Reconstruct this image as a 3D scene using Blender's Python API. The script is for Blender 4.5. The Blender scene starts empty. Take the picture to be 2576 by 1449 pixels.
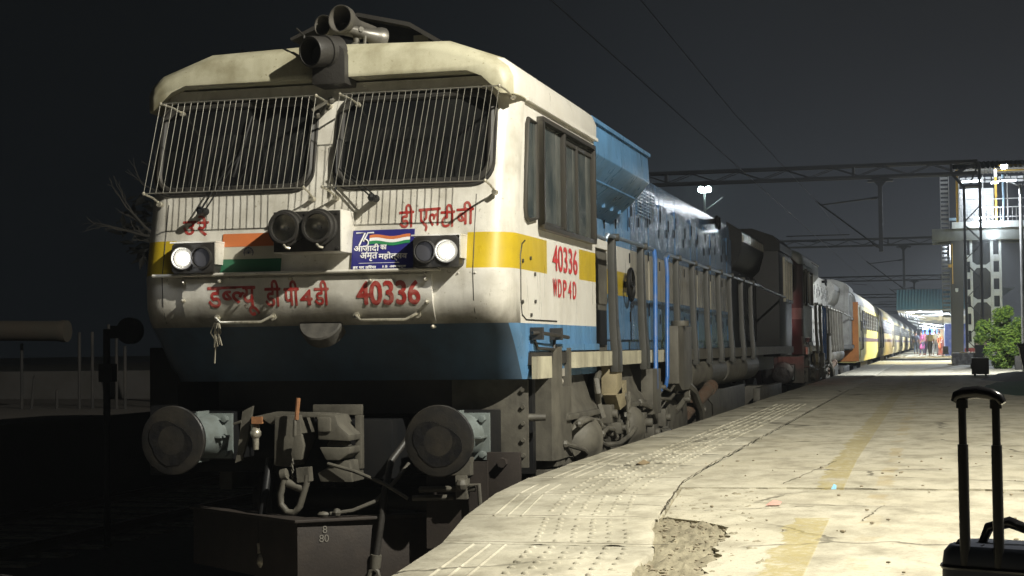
import bpy, bmesh, math, random
from mathutils import Vector, Matrix
R = math.radians
random.seed(7)
S = bpy.context.scene
COL = S.collection

# ------------------------------------------------------------------ camera
cam = bpy.data.objects.new('camera', bpy.data.cameras.new('camera'))
COL.objects.link(cam); S.camera = cam
cam.data.sensor_width = 36.0
cam.data.lens = 36.0 * 4100 / 2576
cam.data.clip_start = 0.1; cam.data.clip_end = 3000
cam.location = (0, 0, 1.725)
cam.rotation_mode = 'XYZ'
cam.matrix_world = (Matrix.Translation((0, 0, 1.725)) @ Matrix.Rotation(R(14.5156), 4, 'Z')
                    @ Matrix.Rotation(R(90 + 2.1021), 4, 'X') @ Matrix.Rotation(R(-0.7), 4, 'Z'))

# ------------------------------------------------------------------ exposure
S.view_settings.view_transform = 'Standard'
S.view_settings.look = 'None'
S.view_settings.exposure = 0.0
S.view_settings.gamma = 1.0
S.cycles.use_denoising = True
S.cycles.max_bounces = 6
S.cycles.sample_clamp_indirect = 4.0

# ------------------------------------------------------------------ night sky
W = bpy.data.worlds.new('World'); S.world = W; W.use_nodes = True
nt = W.node_tree; N = nt.nodes; L = nt.links
def wm(op, a, b=None, clamp=False):
    n = N.new('ShaderNodeMath'); n.operation = op; n.use_clamp = clamp
    for i, v in enumerate((a, b)):
        if v is None: continue
        if isinstance(v, (int, float)): n.inputs[i].default_value = v
        else: L.new(v, n.inputs[i])
    return n.outputs[0]
tc = N.new('ShaderNodeTexCoord'); sp = N.new('ShaderNodeSeparateXYZ'); L.new(tc.outputs['Generated'], sp.inputs[0])
az = N.new('ShaderNodeMapRange'); az.interpolation_type = 'SMOOTHSTEP'
L.new(sp.outputs[0], az.inputs[0]); az.inputs[1].default_value = -0.44; az.inputs[2].default_value = 0.02
az.inputs[3].default_value = 0.03; az.inputs[4].default_value = 1.0
el = wm('POWER', 2.718, wm('MULTIPLY', wm('ABSOLUTE', sp.outputs[2]), -7.5))
glow = wm('ADD', wm('MULTIPLY', wm('MULTIPLY', el, az.outputs[0]), 0.074), 0.0030)
wn = N.new('ShaderNodeTexNoise'); wn.inputs['Scale'].default_value = 2.2; wn.inputs['Detail'].default_value = 4; L.new(tc.outputs['Generated'], wn.inputs['Vector'])
glow = wm('MULTIPLY', glow, wm('ADD', wm('MULTIPLY', wn.outputs['Fac'], .9), .55))
mixc = N.new('ShaderNodeMix'); mixc.data_type = 'RGBA'
L.new(az.outputs[0], mixc.inputs[0]); mixc.inputs[6].default_value = (0.74, 0.97, 1.22, 1); mixc.inputs[7].default_value = (0.90, 0.99, 1.14, 1)
bg = N['Background']; L.new(mixc.outputs[2], bg.inputs[0]); L.new(glow, bg.inputs[1])

# key lamp: a platform floodlight on a tall post, just outside the picture on the right
KX, KY, KZ = 4.4, 5.9, 9.2
KP = 10500; KC = (1.0, 0.955, 0.83); KT = (-3.0, 11.5, 1.6)

# ================================================================== helpers
MATS = {}
def lightdata(kind, name, loc, power, col, size=.1, spot=None, target=None, blend=.4, parent=None):
    d = bpy.data.lights.new(name, kind); d.energy = power; d.color = col
    d.shadow_soft_size = size
    o = bpy.data.objects.new(name, d); COL.objects.link(o); o.location = loc
    if kind == 'SPOT':
        d.spot_size = R(spot); d.spot_blend = blend
    if target is not None: o.rotation_mode = 'QUATERNION'; o.rotation_quaternion = (Vector(target) - Vector(loc)).to_track_quat('-Z', 'Y')
    if parent: o.parent = parent; o.location = Vector(loc) - Vector(parent.location)
    return o

def mat(name, col, rough=0.6, metal=0.0, grime=None, gcol=(0.06, 0.05, 0.04), gscale=3.0, gamt=0.5,
        streak=0.0, bump=0.0, bscale=30.0, bstretch=None, bdist=0.01, emit=None, estr=0.0, spec=0.5, rvar=0.0, spots=0.0, low_dirt_shade=None, chips=0.0):
    """procedural paint / metal: noise grime, vertical streaks, chips and roughness variation"""
    if name in MATS: return MATS[name]
    m = bpy.data.materials.new(name); m.use_nodes = True; MATS[name] = m
    t = m.node_tree; n = t.nodes; l = t.links; b = n['Principled BSDF']
    b.inputs['Base Color'].default_value = (*col, 1); b.inputs['Roughness'].default_value = rough
    b.inputs['Metallic'].default_value = metal; b.inputs['Specular IOR Level'].default_value = spec
    geo = n.new('ShaderNodeNewGeometry')
    def noise(scale, detail=6, mp=None, rough=0.6):
        q = n.new('ShaderNodeTexNoise'); q.inputs['Scale'].default_value = scale; q.inputs['Detail'].default_value = detail
        q.inputs['Roughness'].default_value = rough
        if mp:
            mm = n.new('ShaderNodeMapping'); mm.inputs['Scale'].default_value = mp; l.new(geo.outputs['Position'], mm.inputs[0]); l.new(mm.outputs[0], q.inputs['Vector'])
        else: l.new(geo.outputs['Position'], q.inputs['Vector'])
        return q.outputs['Fac']
    def rng(v, a, b_, c=0.0, d=1.0):
        q = n.new('ShaderNodeMapRange'); l.new(v, q.inputs[0])
        for i, x in enumerate((a, b_, c, d)): q.inputs[i + 1].default_value = x
        return q.outputs[0]
    def mix(fac, A, B):
        q = n.new('ShaderNodeMix'); q.data_type = 'RGBA'; l.new(fac, q.inputs[0])
        if isinstance(A, tuple): q.inputs[6].default_value = (*A, 1)
        else: l.new(A, q.inputs[6])
        if isinstance(B, tuple): q.inputs[7].default_value = (*B, 1)
        else: l.new(B, q.inputs[7])
        return q.outputs[2]
    cur = col
    if gamt > 0 and grime is not False:
        cur = mix(rng(noise(gscale, 8), 0.42, 0.78, 0, gamt), cur, gcol)
    if streak > 0:
        cur = mix(rng(noise(6, 5, (1, 1, 0.07)), 0.48, 0.75, 0, streak), cur, gcol)
    if spots > 0:
        cur = mix(rng(noise(34, 3), 0.66, 0.72, 0, spots), cur, gcol)
    if chips > 0:
        cur = mix(rng(noise(11, 9, None, .75), 0.655, 0.675, 0, chips), cur, (.10, .055, .03))
        cur = mix(rng(noise(9, 7, (1, 1, .04), .8), 0.66, 0.72, 0, chips * .6), cur, (.16, .10, .05))
    if low_dirt_shade:  # low dirt, also painting in the shade where the nose curves under
        s = n.new('ShaderNodeSeparateXYZ'); l.new(geo.outputs['Position'], s.inputs[0])
        a = n.new('ShaderNodeMath'); a.operation = 'ADD'; l.new(s.outputs[2], a.inputs[0]); l.new(rng(noise(5, 5, (1, 1, .3)), .3, .7, -low_dirt_shade[2], low_dirt_shade[2]), a.inputs[1])
        cur = mix(rng(a.outputs[0], low_dirt_shade[0], low_dirt_shade[1], low_dirt_shade[3], 0), cur, (.045, .038, .026))
    if not isinstance(cur, tuple): l.new(cur, b.inputs['Base Color'])
    if rvar > 0:
        l.new(rng(noise(9, 5, (1, 1, 0.25)), 0.3, 0.7, max(0.05, rough - rvar), min(1, rough + rvar)), b.inputs['Roughness'])
    if bump > 0:
        q = n.new('ShaderNodeBump'); q.inputs['Strength'].default_value = bump; q.inputs['Distance'].default_value = bdist
        l.new(noise(bscale, 3 if bstretch else 6, bstretch), q.inputs['Height']); l.new(q.outputs[0], b.inputs['Normal'])
    if emit:
        b.inputs['Emission Color'].default_value = (*emit, 1); b.inputs['Emission Strength'].default_value = estr
    return m

def tagit(o, label=None, cat=None, group=None, kind=None):
    if label: o['label'] = label
    if cat: o['category'] = cat
    if group: o['group'] = group
    if kind: o['kind'] = kind
    return o
def thing(name, loc, label, cat, group=None):
    o = bpy.data.objects.new(name, None); o.empty_display_size = 0.2; COL.objects.link(o); o.location = loc
    return tagit(o, label, cat, group)

class MB:
    """collects shapes given in world coordinates, links them as one mesh object"""
    def __init__(s): s.v = []; s.f = []; s.m = []; s.k = 0
    def mi(s, k): s.k = k; return s
    def add(s, vs, fs):
        b = len(s.v); s.v += [tuple(v) for v in vs]
        for f in fs: s.f.append([b + i for i in f]); s.m.append(s.k)
        return s
    def box(s, x0, x1, y0, y1, z0, z1):
        x0, x1 = sorted((x0, x1)); y0, y1 = sorted((y0, y1)); z0, z1 = sorted((z0, z1))
        vs = [(x, y, z) for z in (z0, z1) for y in (y0, y1) for x in (x0, x1)]
        return s.add(vs, [(0, 2, 3, 1), (4, 5, 7, 6), (0, 1, 5, 4), (2, 6, 7, 3), (0, 4, 6, 2), (1, 3, 7, 5)])
    def obox(s, c, ax, ay, az):
        c = Vector(c); ax, ay, az = Vector(ax), Vector(ay), Vector(az)
        vs = [c + ax * i + ay * j + az * k for k in (-1, 1) for j in (-1, 1) for i in (-1, 1)]
        return s.add(vs, [(0, 2, 3, 1), (4, 5, 7, 6), (0, 1, 5, 4), (2, 6, 7, 3), (0, 4, 6, 2), (1, 3, 7, 5)])
    def cyl(s, p, q, r, r2=None, n=16, cap=True):
        return s.lathe(p, q, [(0, r), (1, r if r2 is None else r2)], n, cap)
    def lathe(s, p, q, prof, n=24, cap=True):
        p, q = Vector(p), Vector(q); d = q - p; a = d.normalized()
        u = a.orthogonal().normalized(); w = a.cross(u); vs = []; fs = []
        for t, r in prof:
            c = p + d * t
            vs += [c + (u * math.cos(6.28318531 * i / n) + w * math.sin(6.28318531 * i / n)) * r for i in range(n)]
        for j in range(len(prof) - 1):
            for i in range(n):
                k = (i + 1) % n; fs.append((j * n + i, j * n + k, (j + 1) * n + k, (j + 1) * n + i))
        if cap: fs += [tuple(range(n))[::-1], tuple(range((len(prof) - 1) * n, len(prof) * n))]
        return s.add(vs, fs)
    def tube(s, path, r, n=8, closed=False, flat=1.0, axis=None):
        P = [Vector(p) for p in path]; m = len(P); vs = []; fs = []; up = None
        for i in range(m):
            a = P[i - 1] if (i > 0 or closed) else P[i]; b = P[(i + 1) % m] if (i < m - 1 or closed) else P[i]
            d = (b - a)
            d = d.normalized() if d.length > 1e-9 else Vector((0, 0, 1))
            if axis: u = Vector(axis) - d * d.dot(Vector(axis)); u.normalize()
            else:
                u = d.orthogonal() if up is None else up - d * d.dot(up)
                u.normalize(); up = u
            w = d.cross(u); rr = r[i] if isinstance(r, (list, tuple)) else r
            vs += [P[i] + (u * math.cos(6.28318531 * k / n) * flat + w * math.sin(6.28318531 * k / n)) * rr for k in range(n)]
        for j in range(m if closed else m - 1):
            jj = (j + 1) % m
            for i in range(n):
                k = (i + 1) % n; fs.append((j * n + i, j * n + k, jj * n + k, jj * n + i))
        if not closed: fs += [tuple(range(n))[::-1], tuple(range((m - 1) * n, m * n))]
        return s.add(vs, fs)
    def prism(s, pts, d):
        """closed polygon pts (3D) extruded by vector d"""
        P = [Vector(p) for p in pts]; d = Vector(d); n = len(P)
        return s.add(P + [p + d for p in P], [tuple(range(n))[::-1], tuple(range(n, 2 * n))] + [(i, (i + 1) % n, n + (i + 1) % n, n + i) for i in range(n)])
    def loft(s, rings, closed=True, cap=True, mats=None):
        n = len(rings[0]); vs = [p for r in rings for p in r]; b = len(s.v); s.v += [tuple(v) for v in vs]
        for j in range(len(rings) - 1):
            for i in range(n if closed else n - 1):
                k = (i + 1) % n; s.f.append([b + j * n + i, b + j * n + k, b + (j + 1) * n + k, b + (j + 1) * n + i])
                s.m.append(mats(j, i) if mats else s.k)
        if cap:
            s.f.append([b + i for i in range(n)][::-1]); s.m.append(mats(0, -1) if mats else s.k)
            s.f.append([b + (len(rings) - 1) * n + i for i in range(n)]); s.m.append(mats(len(rings) - 2, -1) if mats else s.k)
        return s
    def ball(s, c, r, n=10, sq=(1, 1, 1)):
        c = Vector(c); vs = []; fs = []; m = n // 2
        for j in range(m + 1):
            a = math.pi * j / m
            for i in range(n):
                b = 6.28318531 * i / n
                vs.append(c + Vector((math.sin(a) * math.cos(b) * r * sq[0], math.sin(a) * math.sin(b) * r * sq[1], math.cos(a) * r * sq[2])))
        for j in range(m):
            for i in range(n):
                k = (i + 1) % n; fs.append((j * n + i, (j + 1) * n + i, (j + 1) * n + k, j * n + k))
        return s.add(vs, fs)
    def build(s, name, m, parent=None, bevel=0.0, ang=38, label=None, origin=None, seg=2):
        o0 = Vector(origin) if origin is not None else Vector((0, 0, 0))
        if parent is not None:
            q = parent
            while q.parent: q = q.parent
            o0 = Vector(q.location)
        me = bpy.data.meshes.new(name)
        me.from_pydata([tuple(Vector(v) - o0) for v in s.v], [], s.f)
        ms = m if isinstance(m, (list, tuple)) else [m]
        for x in ms: me.materials.append(x)
        for i, p in enumerate(me.polygons): p.material_index = s.m[i]; p.use_smooth = True
        bm = bmesh.new(); bm.from_mesh(me)
        bmesh.ops.remove_doubles(bm, verts=bm.verts, dist=1e-5)
        bmesh.ops.recalc_face_normals(bm, faces=bm.faces)
        if bevel > 0:
            es = [e for e in bm.edges if len(e.link_faces) == 2 and e.calc_face_angle(0) > R(40)]
            bmesh.ops.bevel(bm, geom=es, offset=bevel, segments=seg, affect='EDGES', clamp_overlap=True, profile=0.6)
            for f in bm.faces: f.smooth = True
        bm.to_mesh(me); bm.free()
        me.set_sharp_from_angle(angle=R(ang))
        ob = bpy.data.objects.new(name, me); COL.objects.link(ob)
        if parent is not None:
            ob.parent = parent
        elif origin is not None: ob.location = o0
        if label: ob['label'] = label
        return ob

def copy_tree(o, parent=None):
    c = o.copy(); COL.objects.link(c)
    if parent is not None: c.parent = parent
    for ch in list(o.children): copy_tree(ch, c)
    return c

def rrect(cx, cz, w, h, r, n=5):
    """rounded rectangle outline (u, v)"""
    pts = []
    for sx, sz, a0 in ((1, 1, 0), (-1, 1, 90), (-1, -1, 180), (1, -1, 270)):
        for i in range(n + 1):
            a = R(a0 + 90 * i / n); pts.append((cx + sx * (w / 2 - r) + math.cos(a) * r, cz + sz * (h / 2 - r) + math.sin(a) * r))
    return pts

def text_mesh(s, height, width=None, bold=0.0):
    """flat lettering (x right, y up), height = cap height. Each glyph island gets its own tiny depth"""
    cu = bpy.data.curves.new('lettering', 'FONT'); cu.body = s; cu.size = 1.0
    ob = bpy.data.objects.new('lettering', cu); COL.objects.link(ob)
    bpy.context.view_layer.update()
    me = bpy.data.meshes.new_from_object(ob.evaluated_get(bpy.context.evaluated_depsgraph_get()))
    COL.objects.unlink(ob); bpy.data.objects.remove(ob)
    bm = bmesh.new(); bm.from_mesh(me); bm.verts.ensure_lookup_table()
    seen = {}; k = 0
    for v in bm.verts:
        if v in seen: continue
        st = [v]; seen[v] = k
        while st:
            a = st.pop()
            for e in a.link_edges:
                b = e.other_vert(a)
                if b not in seen: seen[b] = k; st.append(b)
        k += 1
    vs = [(v.co.x, v.co.y, seen[v] % 5 * 0.0004) for v in bm.verts]
    bm.verts.index_update(); fs = [[v.index for v in f.verts] for f in bm.faces]; bm.free()
    bpy.data.meshes.remove(me)
    x0 = min(v[0] for v in vs); x1 = max(v[0] for v in vs); y0 = min(v[1] for v in vs); y1 = max(v[1] for v in vs)
    sc = height / (y1 - y0); sx = sc if width is None else width / (x1 - x0)
    base = [((x - x0) * sx, (y - y0) * sc, z) for x, y, z in vs]
    if bold <= 0: return base, fs
    V = []; F = []
    for q, (dx, dy) in enumerate(((0, 0), (1, 0), (-1, 0), (0, 1), (0, -1), (.7, .7), (-.7, -.7))):
        b = len(V); V += [(x + dx * bold, y + dy * bold, z + 0.00022 * q) for x, y, z in base]; F += [[b + i for i in f] for f in fs]
    return V, F
def place_text(mb, s, org, right, up, height, width=None, bold=0.0, crop=None, mesh=None, wrap=None):
    V, F = mesh or text_mesh(s, height, width, bold)
    org, right, up = Vector(org), Vector(right).normalized(), Vector(up).normalized(); nrm = right.cross(up)
    if crop:
        F = [f for f in F if sum(V[i][0] for i in f) / len(f) < crop * max(v[0] for v in V)]
    if wrap:
        bm = bmesh.new(); bv = [bm.verts.new(v) for v in V]
        for f in F:
            try: bm.faces.new([bv[i] for i in f])
            except ValueError: pass
        for k in range(1, 12): bmesh.ops.bisect_plane(bm, geom=bm.verts[:] + bm.edges[:] + bm.faces[:], plane_co=(0, height * k / 12, 0), plane_no=(0, 1, 0))
        bm.verts.index_update(); V = [tuple(v.co) for v in bm.verts]; F = [[v.index for v in f.verts] for f in bm.faces]; bm.free()
    P = [org + right * x + up * y + nrm * z for x, y, z in V]
    if wrap: P = [Vector((p.x, wrap(p.z) - .0015 - v[2], p.z)) for p, v in zip(P, V)]
    mb.add(P, F)

# ================================================================== materials
BROWN = (0.085, 0.075, 0.055)
M_white = mat('white_paint', (0.60, 0.58, 0.52), 0.38, gcol=(0.17, 0.145, 0.09), gscale=3.2, gamt=0.6, streak=0.4, spots=0.6, bump=0.10, bscale=60, rvar=0.1,
              low_dirt_shade=(1.88, 2.10, 0.05, 0.85), chips=.8)
M_white_s = mat('white_side_paint', (0.66, 0.64, 0.58), 0.35, gcol=(0.30, 0.25, 0.16), gscale=2.0, gamt=0.25, streak=0.15, spots=0.2, rvar=0.1, chips=.4)
M_roofw = mat('stained_roof_paint', (0.46, 0.44, 0.32), 0.5, gcol=(0.14, 0.115, 0.05), gscale=3.6, gamt=0.8, spots=0.5, streak=.3, bump=0.08)
M_yellow = mat('yellow_paint', (0.50, 0.36, 0.02), 0.36, chips=.5, gcol=(0.13, 0.10, 0.03), gscale=2.5, gamt=0.35, spots=0.3, rvar=0.1)
M_blue = mat('blue_paint', (0.10, 0.235, 0.42), 0.34, chips=.5, gcol=(0.05, 0.07, 0.08), gscale=2.0, gamt=0.5, streak=0.35, spots=0.2, rvar=0.12, bump=.25, bscale=2.4, bstretch=(1, 1, .4), bdist=.01, spec=.3)
M_bluedk = mat('dark_blue_hood', (0.09, 0.19, 0.33), 0.15, gcol=(0.04, 0.045, 0.05), gscale=2.0, gamt=0.5, streak=0.5, rvar=0.06, bump=.8, bscale=4.5, bstretch=(1, 1.6, .35), bdist=.006, spec=.4)
M_bluemid = mat('grey_blue_hood', (0.09, 0.17, 0.29), 0.15, gcol=(0.05, 0.055, 0.06), gscale=2.0, gamt=0.5, streak=0.5, rvar=0.06, bump=.8, bscale=4.5, bstretch=(1, 1.6, .35), bdist=.006, spec=.4)
M_cream = mat('faded_cream_paint', (0.42, 0.39, 0.31), 0.15, gcol=(0.10, 0.09, 0.07), gscale=2.2, gamt=0.6, streak=0.6, rvar=0.06, bump=.8, bscale=4.5, bstretch=(1, 1.6, .35), bdist=.006, spec=.4)
M_skirt = mat('shaded_grimy_skirt', (0.04, 0.075, 0.12), 0.5, gcol=(0.022, 0.028, 0.034), gscale=1.6, gamt=0.9, streak=.5, spots=.3)  # blue darkened for the shade under the nose, with some grime
M_black = mat('black_paint', (0.008, 0.0085, 0.0095), 0.5, gcol=(0.016, 0.015, 0.013), gscale=5, gamt=0.6, spec=.25)
M_post2 = mat('stanchion_paint', (0.05, 0.05, 0.045), 0.5, gcol=(0.03, 0.028, 0.022), gscale=6, gamt=0.7, streak=.3)
M_rubber = mat('rubber', (0.016, 0.015, 0.013), 0.6, gcol=(0.05, 0.042, 0.03), gscale=9, gamt=0.6)
M_dirt = mat('dusty_grey_steel', (0.105, 0.098, 0.078), 0.6, gcol=(0.026, 0.023, 0.019), gscale=5, gamt=0.85, streak=.4, bump=0.25, bscale=40, spots=0.2)
M_dirtdk = mat('greasy_steel', (0.03, 0.028, 0.025), 0.5, gcol=(0.02, 0.018, 0.015), gscale=7, gamt=0.8, bump=0.3, bscale=45)
M_rust = mat('rust_brown_plate', (0.022, 0.017, 0.014), 0.65, gcol=(0.05, 0.038, 0.028), gscale=6, gamt=0.5, bump=0.2, bscale=50, spots=0.3)
M_wire = mat('bare_wire', (0.30, 0.29, 0.25), 0.4, 0.6, gamt=0.3, gscale=12)
M_glass = mat('dark_glass', (0.006, 0.0065, 0.007), 0.07, gcol=(0.026, 0.026, 0.023), gscale=2.5, gamt=0.6, rvar=0.05)
M_sglass = mat('dusty_side_glass', (0.035, 0.045, 0.045), 0.06, gcol=(0.15, 0.155, 0.14), gscale=2.5, gamt=0.9, streak=0.4)
M_cglass = mat('coach_window_glass', (0.03, 0.03, 0.03), 0.5, gcol=(0.08, 0.07, 0.05), gscale=2, gamt=0.5, spec=.2)
M_alu = mat('window_frame_metal', (0.07, 0.066, 0.058), 0.4, 0.5, gcol=(0.08, 0.07, 0.05), gscale=8, gamt=0.6)
M_red = mat('red_lettering', (0.30, 0.025, 0.02), 0.45, gcol=(0.5, 0.42, 0.34), gscale=20, gamt=0.3)
M_redlt = mat('bright_red_lettering', (0.50, 0.04, 0.04), 0.45, gamt=0)
M_lwhite = mat('white_lettering', (0.75, 0.75, 0.75), 0.5, gamt=0)
M_navy = mat('navy_plaque', (0.025, 0.025, 0.16), 0.3, gamt=0.1)
M_saffron = mat('saffron_paint', (0.55, 0.16, 0.05), 0.5, gcol=(0.2, 0.1, 0.05), gamt=0.3)
M_green = mat('green_paint', (0.02, 0.12, 0.06), 0.5, gcol=(0.02, 0.05, 0.03), gamt=0.3)
M_flagw = mat('flag_white', (0.45, 0.43, 0.36), 0.5, gamt=0.2)
M_rail = mat('blue_handrail', (0.03, 0.12, 0.36), 0.35, gcol=(0.2, 0.2, 0.2), gscale=10, gamt=0.4)
M_railgrey = mat('worn_handrail', (0.16, 0.20, 0.25), 0.4, 0.3, gcol=(0.05, 0.05, 0.05), gscale=10, gamt=0.6)
M_sky = mat('pale_blue_buffer_paint', (0.15, 0.175, 0.17), 0.5, gcol=(0.06, 0.06, 0.045), gscale=8, gamt=0.6)
M_bufface = mat('greased_buffer_face', (0.016, 0.016, 0.016), 0.36, gcol=(0.05, 0.042, 0.03), gscale=3.5, gamt=0.8, bump=0.5, bscale=14)
M_orange = mat('rusty_orange', (0.30, 0.14, 0.06), 0.6, gcol=(0.12, 0.05, 0.03), gscale=30, gamt=0.8)
M_silver = mat('silver_fitting', (0.55, 0.52, 0.42), 0.35, 0.6, gcol=(0.1, 0.08, 0.05), gscale=30, gamt=0.8)
M_horn = mat('horn_metal', (0.15, 0.14, 0.12), 0.42, 0.5, gcol=(0.08, 0.08, 0.08), gscale=8, gamt=0.6)
M_lampon = mat('lit_lamp', (1, 1, 1), 0.4, gamt=0, emit=(1.0, 0.97, 0.9), estr=60)
M_lampon2 = mat('lit_lamp_rim', (.3, .29, .25), .3, 0.5, gamt=0.3, gscale=40, emit=(1.0, 0.95, 0.85), estr=0.22)
M_refl = mat('lamp_reflector', (0.85, 0.82, 0.74), 0.38, 1.0, gamt=0.3, gscale=40)
M_lens = mat('lamp_lens', (0.05, 0.05, 0.055), 0.05, gamt=0.1)
M_tail = mat('red_tail_lamp', (0.5, 0, 0.02), 0.3, gamt=0, emit=(1.0, 0.02, 0.05), estr=12)
M_interior = mat('cab_interior', (0.03, 0.03, 0.03), 0.8)

# ================================================================== locomotive
CX = -4.22; HW = 1.40
def shell_y(z):
    T = [(1.50, 11.26), (1.65, 11.14), (1.75, 11.05), (1.84, 10.955), (1.90, 10.885), (1.95, 10.84), (2.04, 10.80), (2.26, 10.785), (2.28, 10.79), (2.53, 10.84), (2.8, 10.90), (3.4, 11.05), (3.62, 11.10)]
    for (a, b), (c, d) in zip(T, T[1:]):
        if z <= c: return b + (d - b) * max(0, z - a) / (c - a)
    return T[-1][1]

def build_loco(D, main, label, P):
    """D: distance of this engine behind the leading one; P: its paints"""
    Y = lambda y: y + D
    t = thing('locomotive', (CX, Y(10.5), 0), label, 'locomotive', 'locomotives at the head of the train')
    white, whites, yellow, blue = P['w'], P['ws'], P['y'], P['b']
    # ---- cab shell, lofted plan sections
    zs = [1.50, 1.65, 1.75, 1.84, 1.90, 1.95, 2.04, 2.26, 2.28, 2.53, 2.8, 3.1, 3.4, 3.66]
    r = 0.22
    def ring(z):
        yf = shell_y(z); s = []
        s += [(HW, 13.77), (HW, 13.1), (HW, 11.95), (HW, max(yf + r, 11.1) + 0.02)]
        for i in range(1, 7):
            a = R(90 * i / 7); s.append((HW - r + math.cos(a) * r, yf + r - math.sin(a) * r))
        s += [(HW - r, yf), (1.10, yf)]
        full = s + [(-u, y) for u, y in s[::-1]]
        return [(CX + u, Y(y), z) for u, y in full]
    def mm(j, i):
        z = (zs[j] + zs[j + 1]) / 2
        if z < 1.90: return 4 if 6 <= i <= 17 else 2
        if 2.28 < z < 2.53:
            if i in (11,) or (i == 1 and main): return 0 if i == 11 else 1
            return 3
        side = i in (0, 1, 2) or i > 19
        return 1 if side else 0
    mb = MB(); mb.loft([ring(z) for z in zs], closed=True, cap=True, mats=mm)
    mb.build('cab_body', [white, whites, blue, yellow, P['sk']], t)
    # ---- roof
    sec = [(1.15, 3.675), (1.27, 3.63), (1.42, 3.50), (1.42, 3.64), (1.385, 3.72), (1.30, 3.785), (0.90, 3.93), (0.0, 3.955)]
    def rs(y, su, dz, zb):
        s = [(u * su, z + dz * (0 if k < 3 else .4 if k == 3 else .7 if k < 6 else 1)) for k, (u, z) in enumerate(sec)]
        full = s + [(-u, z) for u, z in s[-2::-1]]
        return [(CX + u, Y(y), z) for u, z in full]
    mb = MB(); mb.loft([rs(10.935, .93, -.10, 0), rs(10.955, .955, -.065, 0), rs(11.01, .985, -.025, 0), rs(11.14, 1, 0, 3.62), rs(12.4, 1, 0.0, 3.62), rs(13.80, 1, 0.0, 3.62)], mats=lambda j, i: 1 if (i in (2, 3, 4) and j >= 2) else 0)
    mb.build('roof', [P['roof'], P['ws']], t, bevel=0.012)
    mb = MB(); mb.box(CX + HW + 0.004, CX + HW + .035, Y(11.3), Y(13.8), 3.50, 3.525); mb.build('gutter', P['ws'], t)
    # ---- windscreens and their wire grids
    def onf(u, z, d=0.0): return (CX + u, Y(10.90 + (z - 2.8) * 0.25 - d), z)
    for (u0, u1) in ((-1.29, -0.11), (0.11, 1.235)):
        pts = rrect((u0 + u1) / 2, 3.215, u1 - u0, 0.63, 0.13)
        mb = MB(); mb.prism([onf(a, b, .010) for a, b in pts], (0, .02, 0)); w = mb.build('windscreen', M_glass, t)
        mb = MB(); mb.tube([onf(a, b, .012) for a, b in pts], .026, 8, closed=True)
        mb.tube([onf((a - (u0 + u1) / 2) * 1.05 + (u0 + u1) / 2, (b - 3.215) * 1.09 + 3.215, .006) for a, b in pts], .014, 6, closed=True); mb.build('gasket', M_rubber, w)
    if main:
        for (a0, a1, b0, b1, n) in ((-1.27, -0.04, -1.17, 0.03, 24), (0.10, 1.28, 0.21, 1.37, 24)):
            mb = MB(); yb, yt = 10.66, 10.73
            g = lambda f, k: (CX + (a0 + (a1 - a0) * f) * (1 - k) + (b0 + (b1 - b0) * f) * k, Y(yb + (yt - yb) * k), 2.865 + 0.655 * k)
            for i in range(n + 1):
                j = random.uniform(-.15, .15); mb.tube([g((i + j) / n if 0 < i < n else i / n, 0), g((i + .5 * j + random.uniform(-.12, .12)) / n if 0 < i < n else i / n, 1)], .0024, 6)
            mb.tube([g(0, 0), g(1, 0)], .0042, 6); mb.tube([g(0, 1), g(1, 1)], .0042, 6)
            gr = mb.build('wire_grid', M_wire, t)
            for f, k, du in ((0, 0, -.0), (1, 0, .0), (0, 1, 0), (1, 1, 0)):
                mb = MB()
                p = Vector(g(f, k)); fz = shell_y(min(p.z - (.07 if k == 0 else .0), 3.55))
                e = 0.06 if (f == 1) == (a0 > 0) else -.05
                q = Vector((p.x + (-.02 if f == 1 else .02) * (1 if k else 1) + (0.03 if f and a0 > 0 else 0), Y(fz), p.z - (.06 if k == 0 else .03)))
                mb.tube([p, (p + q) / 2 + Vector((0, 0, .01)), q], .008, 6); mb.ball(p, .014, 8); mb.cyl(q, q + Vector((0, -.05, 0)), .02, .018, 10)
                mb.build('bracket', M_silver, gr)
        # wipers
        for (px, pz, qx, qz, q2x, q2z) in ((0.42, 2.79, 0.02 + .12, 3.02, 0.10, 3.23), (-0.88, 2.74, -0.66, 3.15, -0.58, 3.44)):
            mb = MB(); a = Vector(onf(px, pz, .02)); mb.cyl(a, a + Vector((0, -.10, 0)), .028, .02, 12); mb.ball(a + Vector((0, -.1, 0)), .03, 8)
            for du in (0, .035):
                mb.tube([a + Vector((du, -.09, .0)), Vector(onf(qx + du, qz, .09))], .006, 6)
            mb.tube([Vector(onf(qx - .02, qz - .16, .05)), Vector(onf(q2x, q2z, .05))], .009, 6)
            mb.build('wiper', M_black, t)
        # sun shade / equipment seen behind right windscreen top bracket of the centre pillar
        mb = MB(); mb.tube([onf(-.02, 3.47, .0), onf(-.01, 3.43, .10), onf(.04, 3.50, .16), onf(-.06, 3.44, .17)], .016, 6); mb.ball(onf(-.05, 3.42, .08), .03, 8); mb.ball(onf(.05, 3.52, .1), .028, 8)
        mb.build('grid_clamp', M_dirt, t)
    # ---- side windows (station side)
    xs = CX + HW
    mb = MB(); mb.box(xs + .002, xs + .012, Y(11.72), Y(13.54), 2.63, 3.40); sw = mb.build('side_window', M_sglass, t)
    mb = MB()
    for (a, b, c, d) in ((11.67, 13.59, 3.40, 3.435), (11.67, 13.59, 2.595, 2.63), (11.67, 11.715, 2.63, 3.40), (13.55, 13.59, 2.63, 3.40)):
        mb.box(xs + .003, xs + .055, Y(a), Y(b), c, d)
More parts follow.
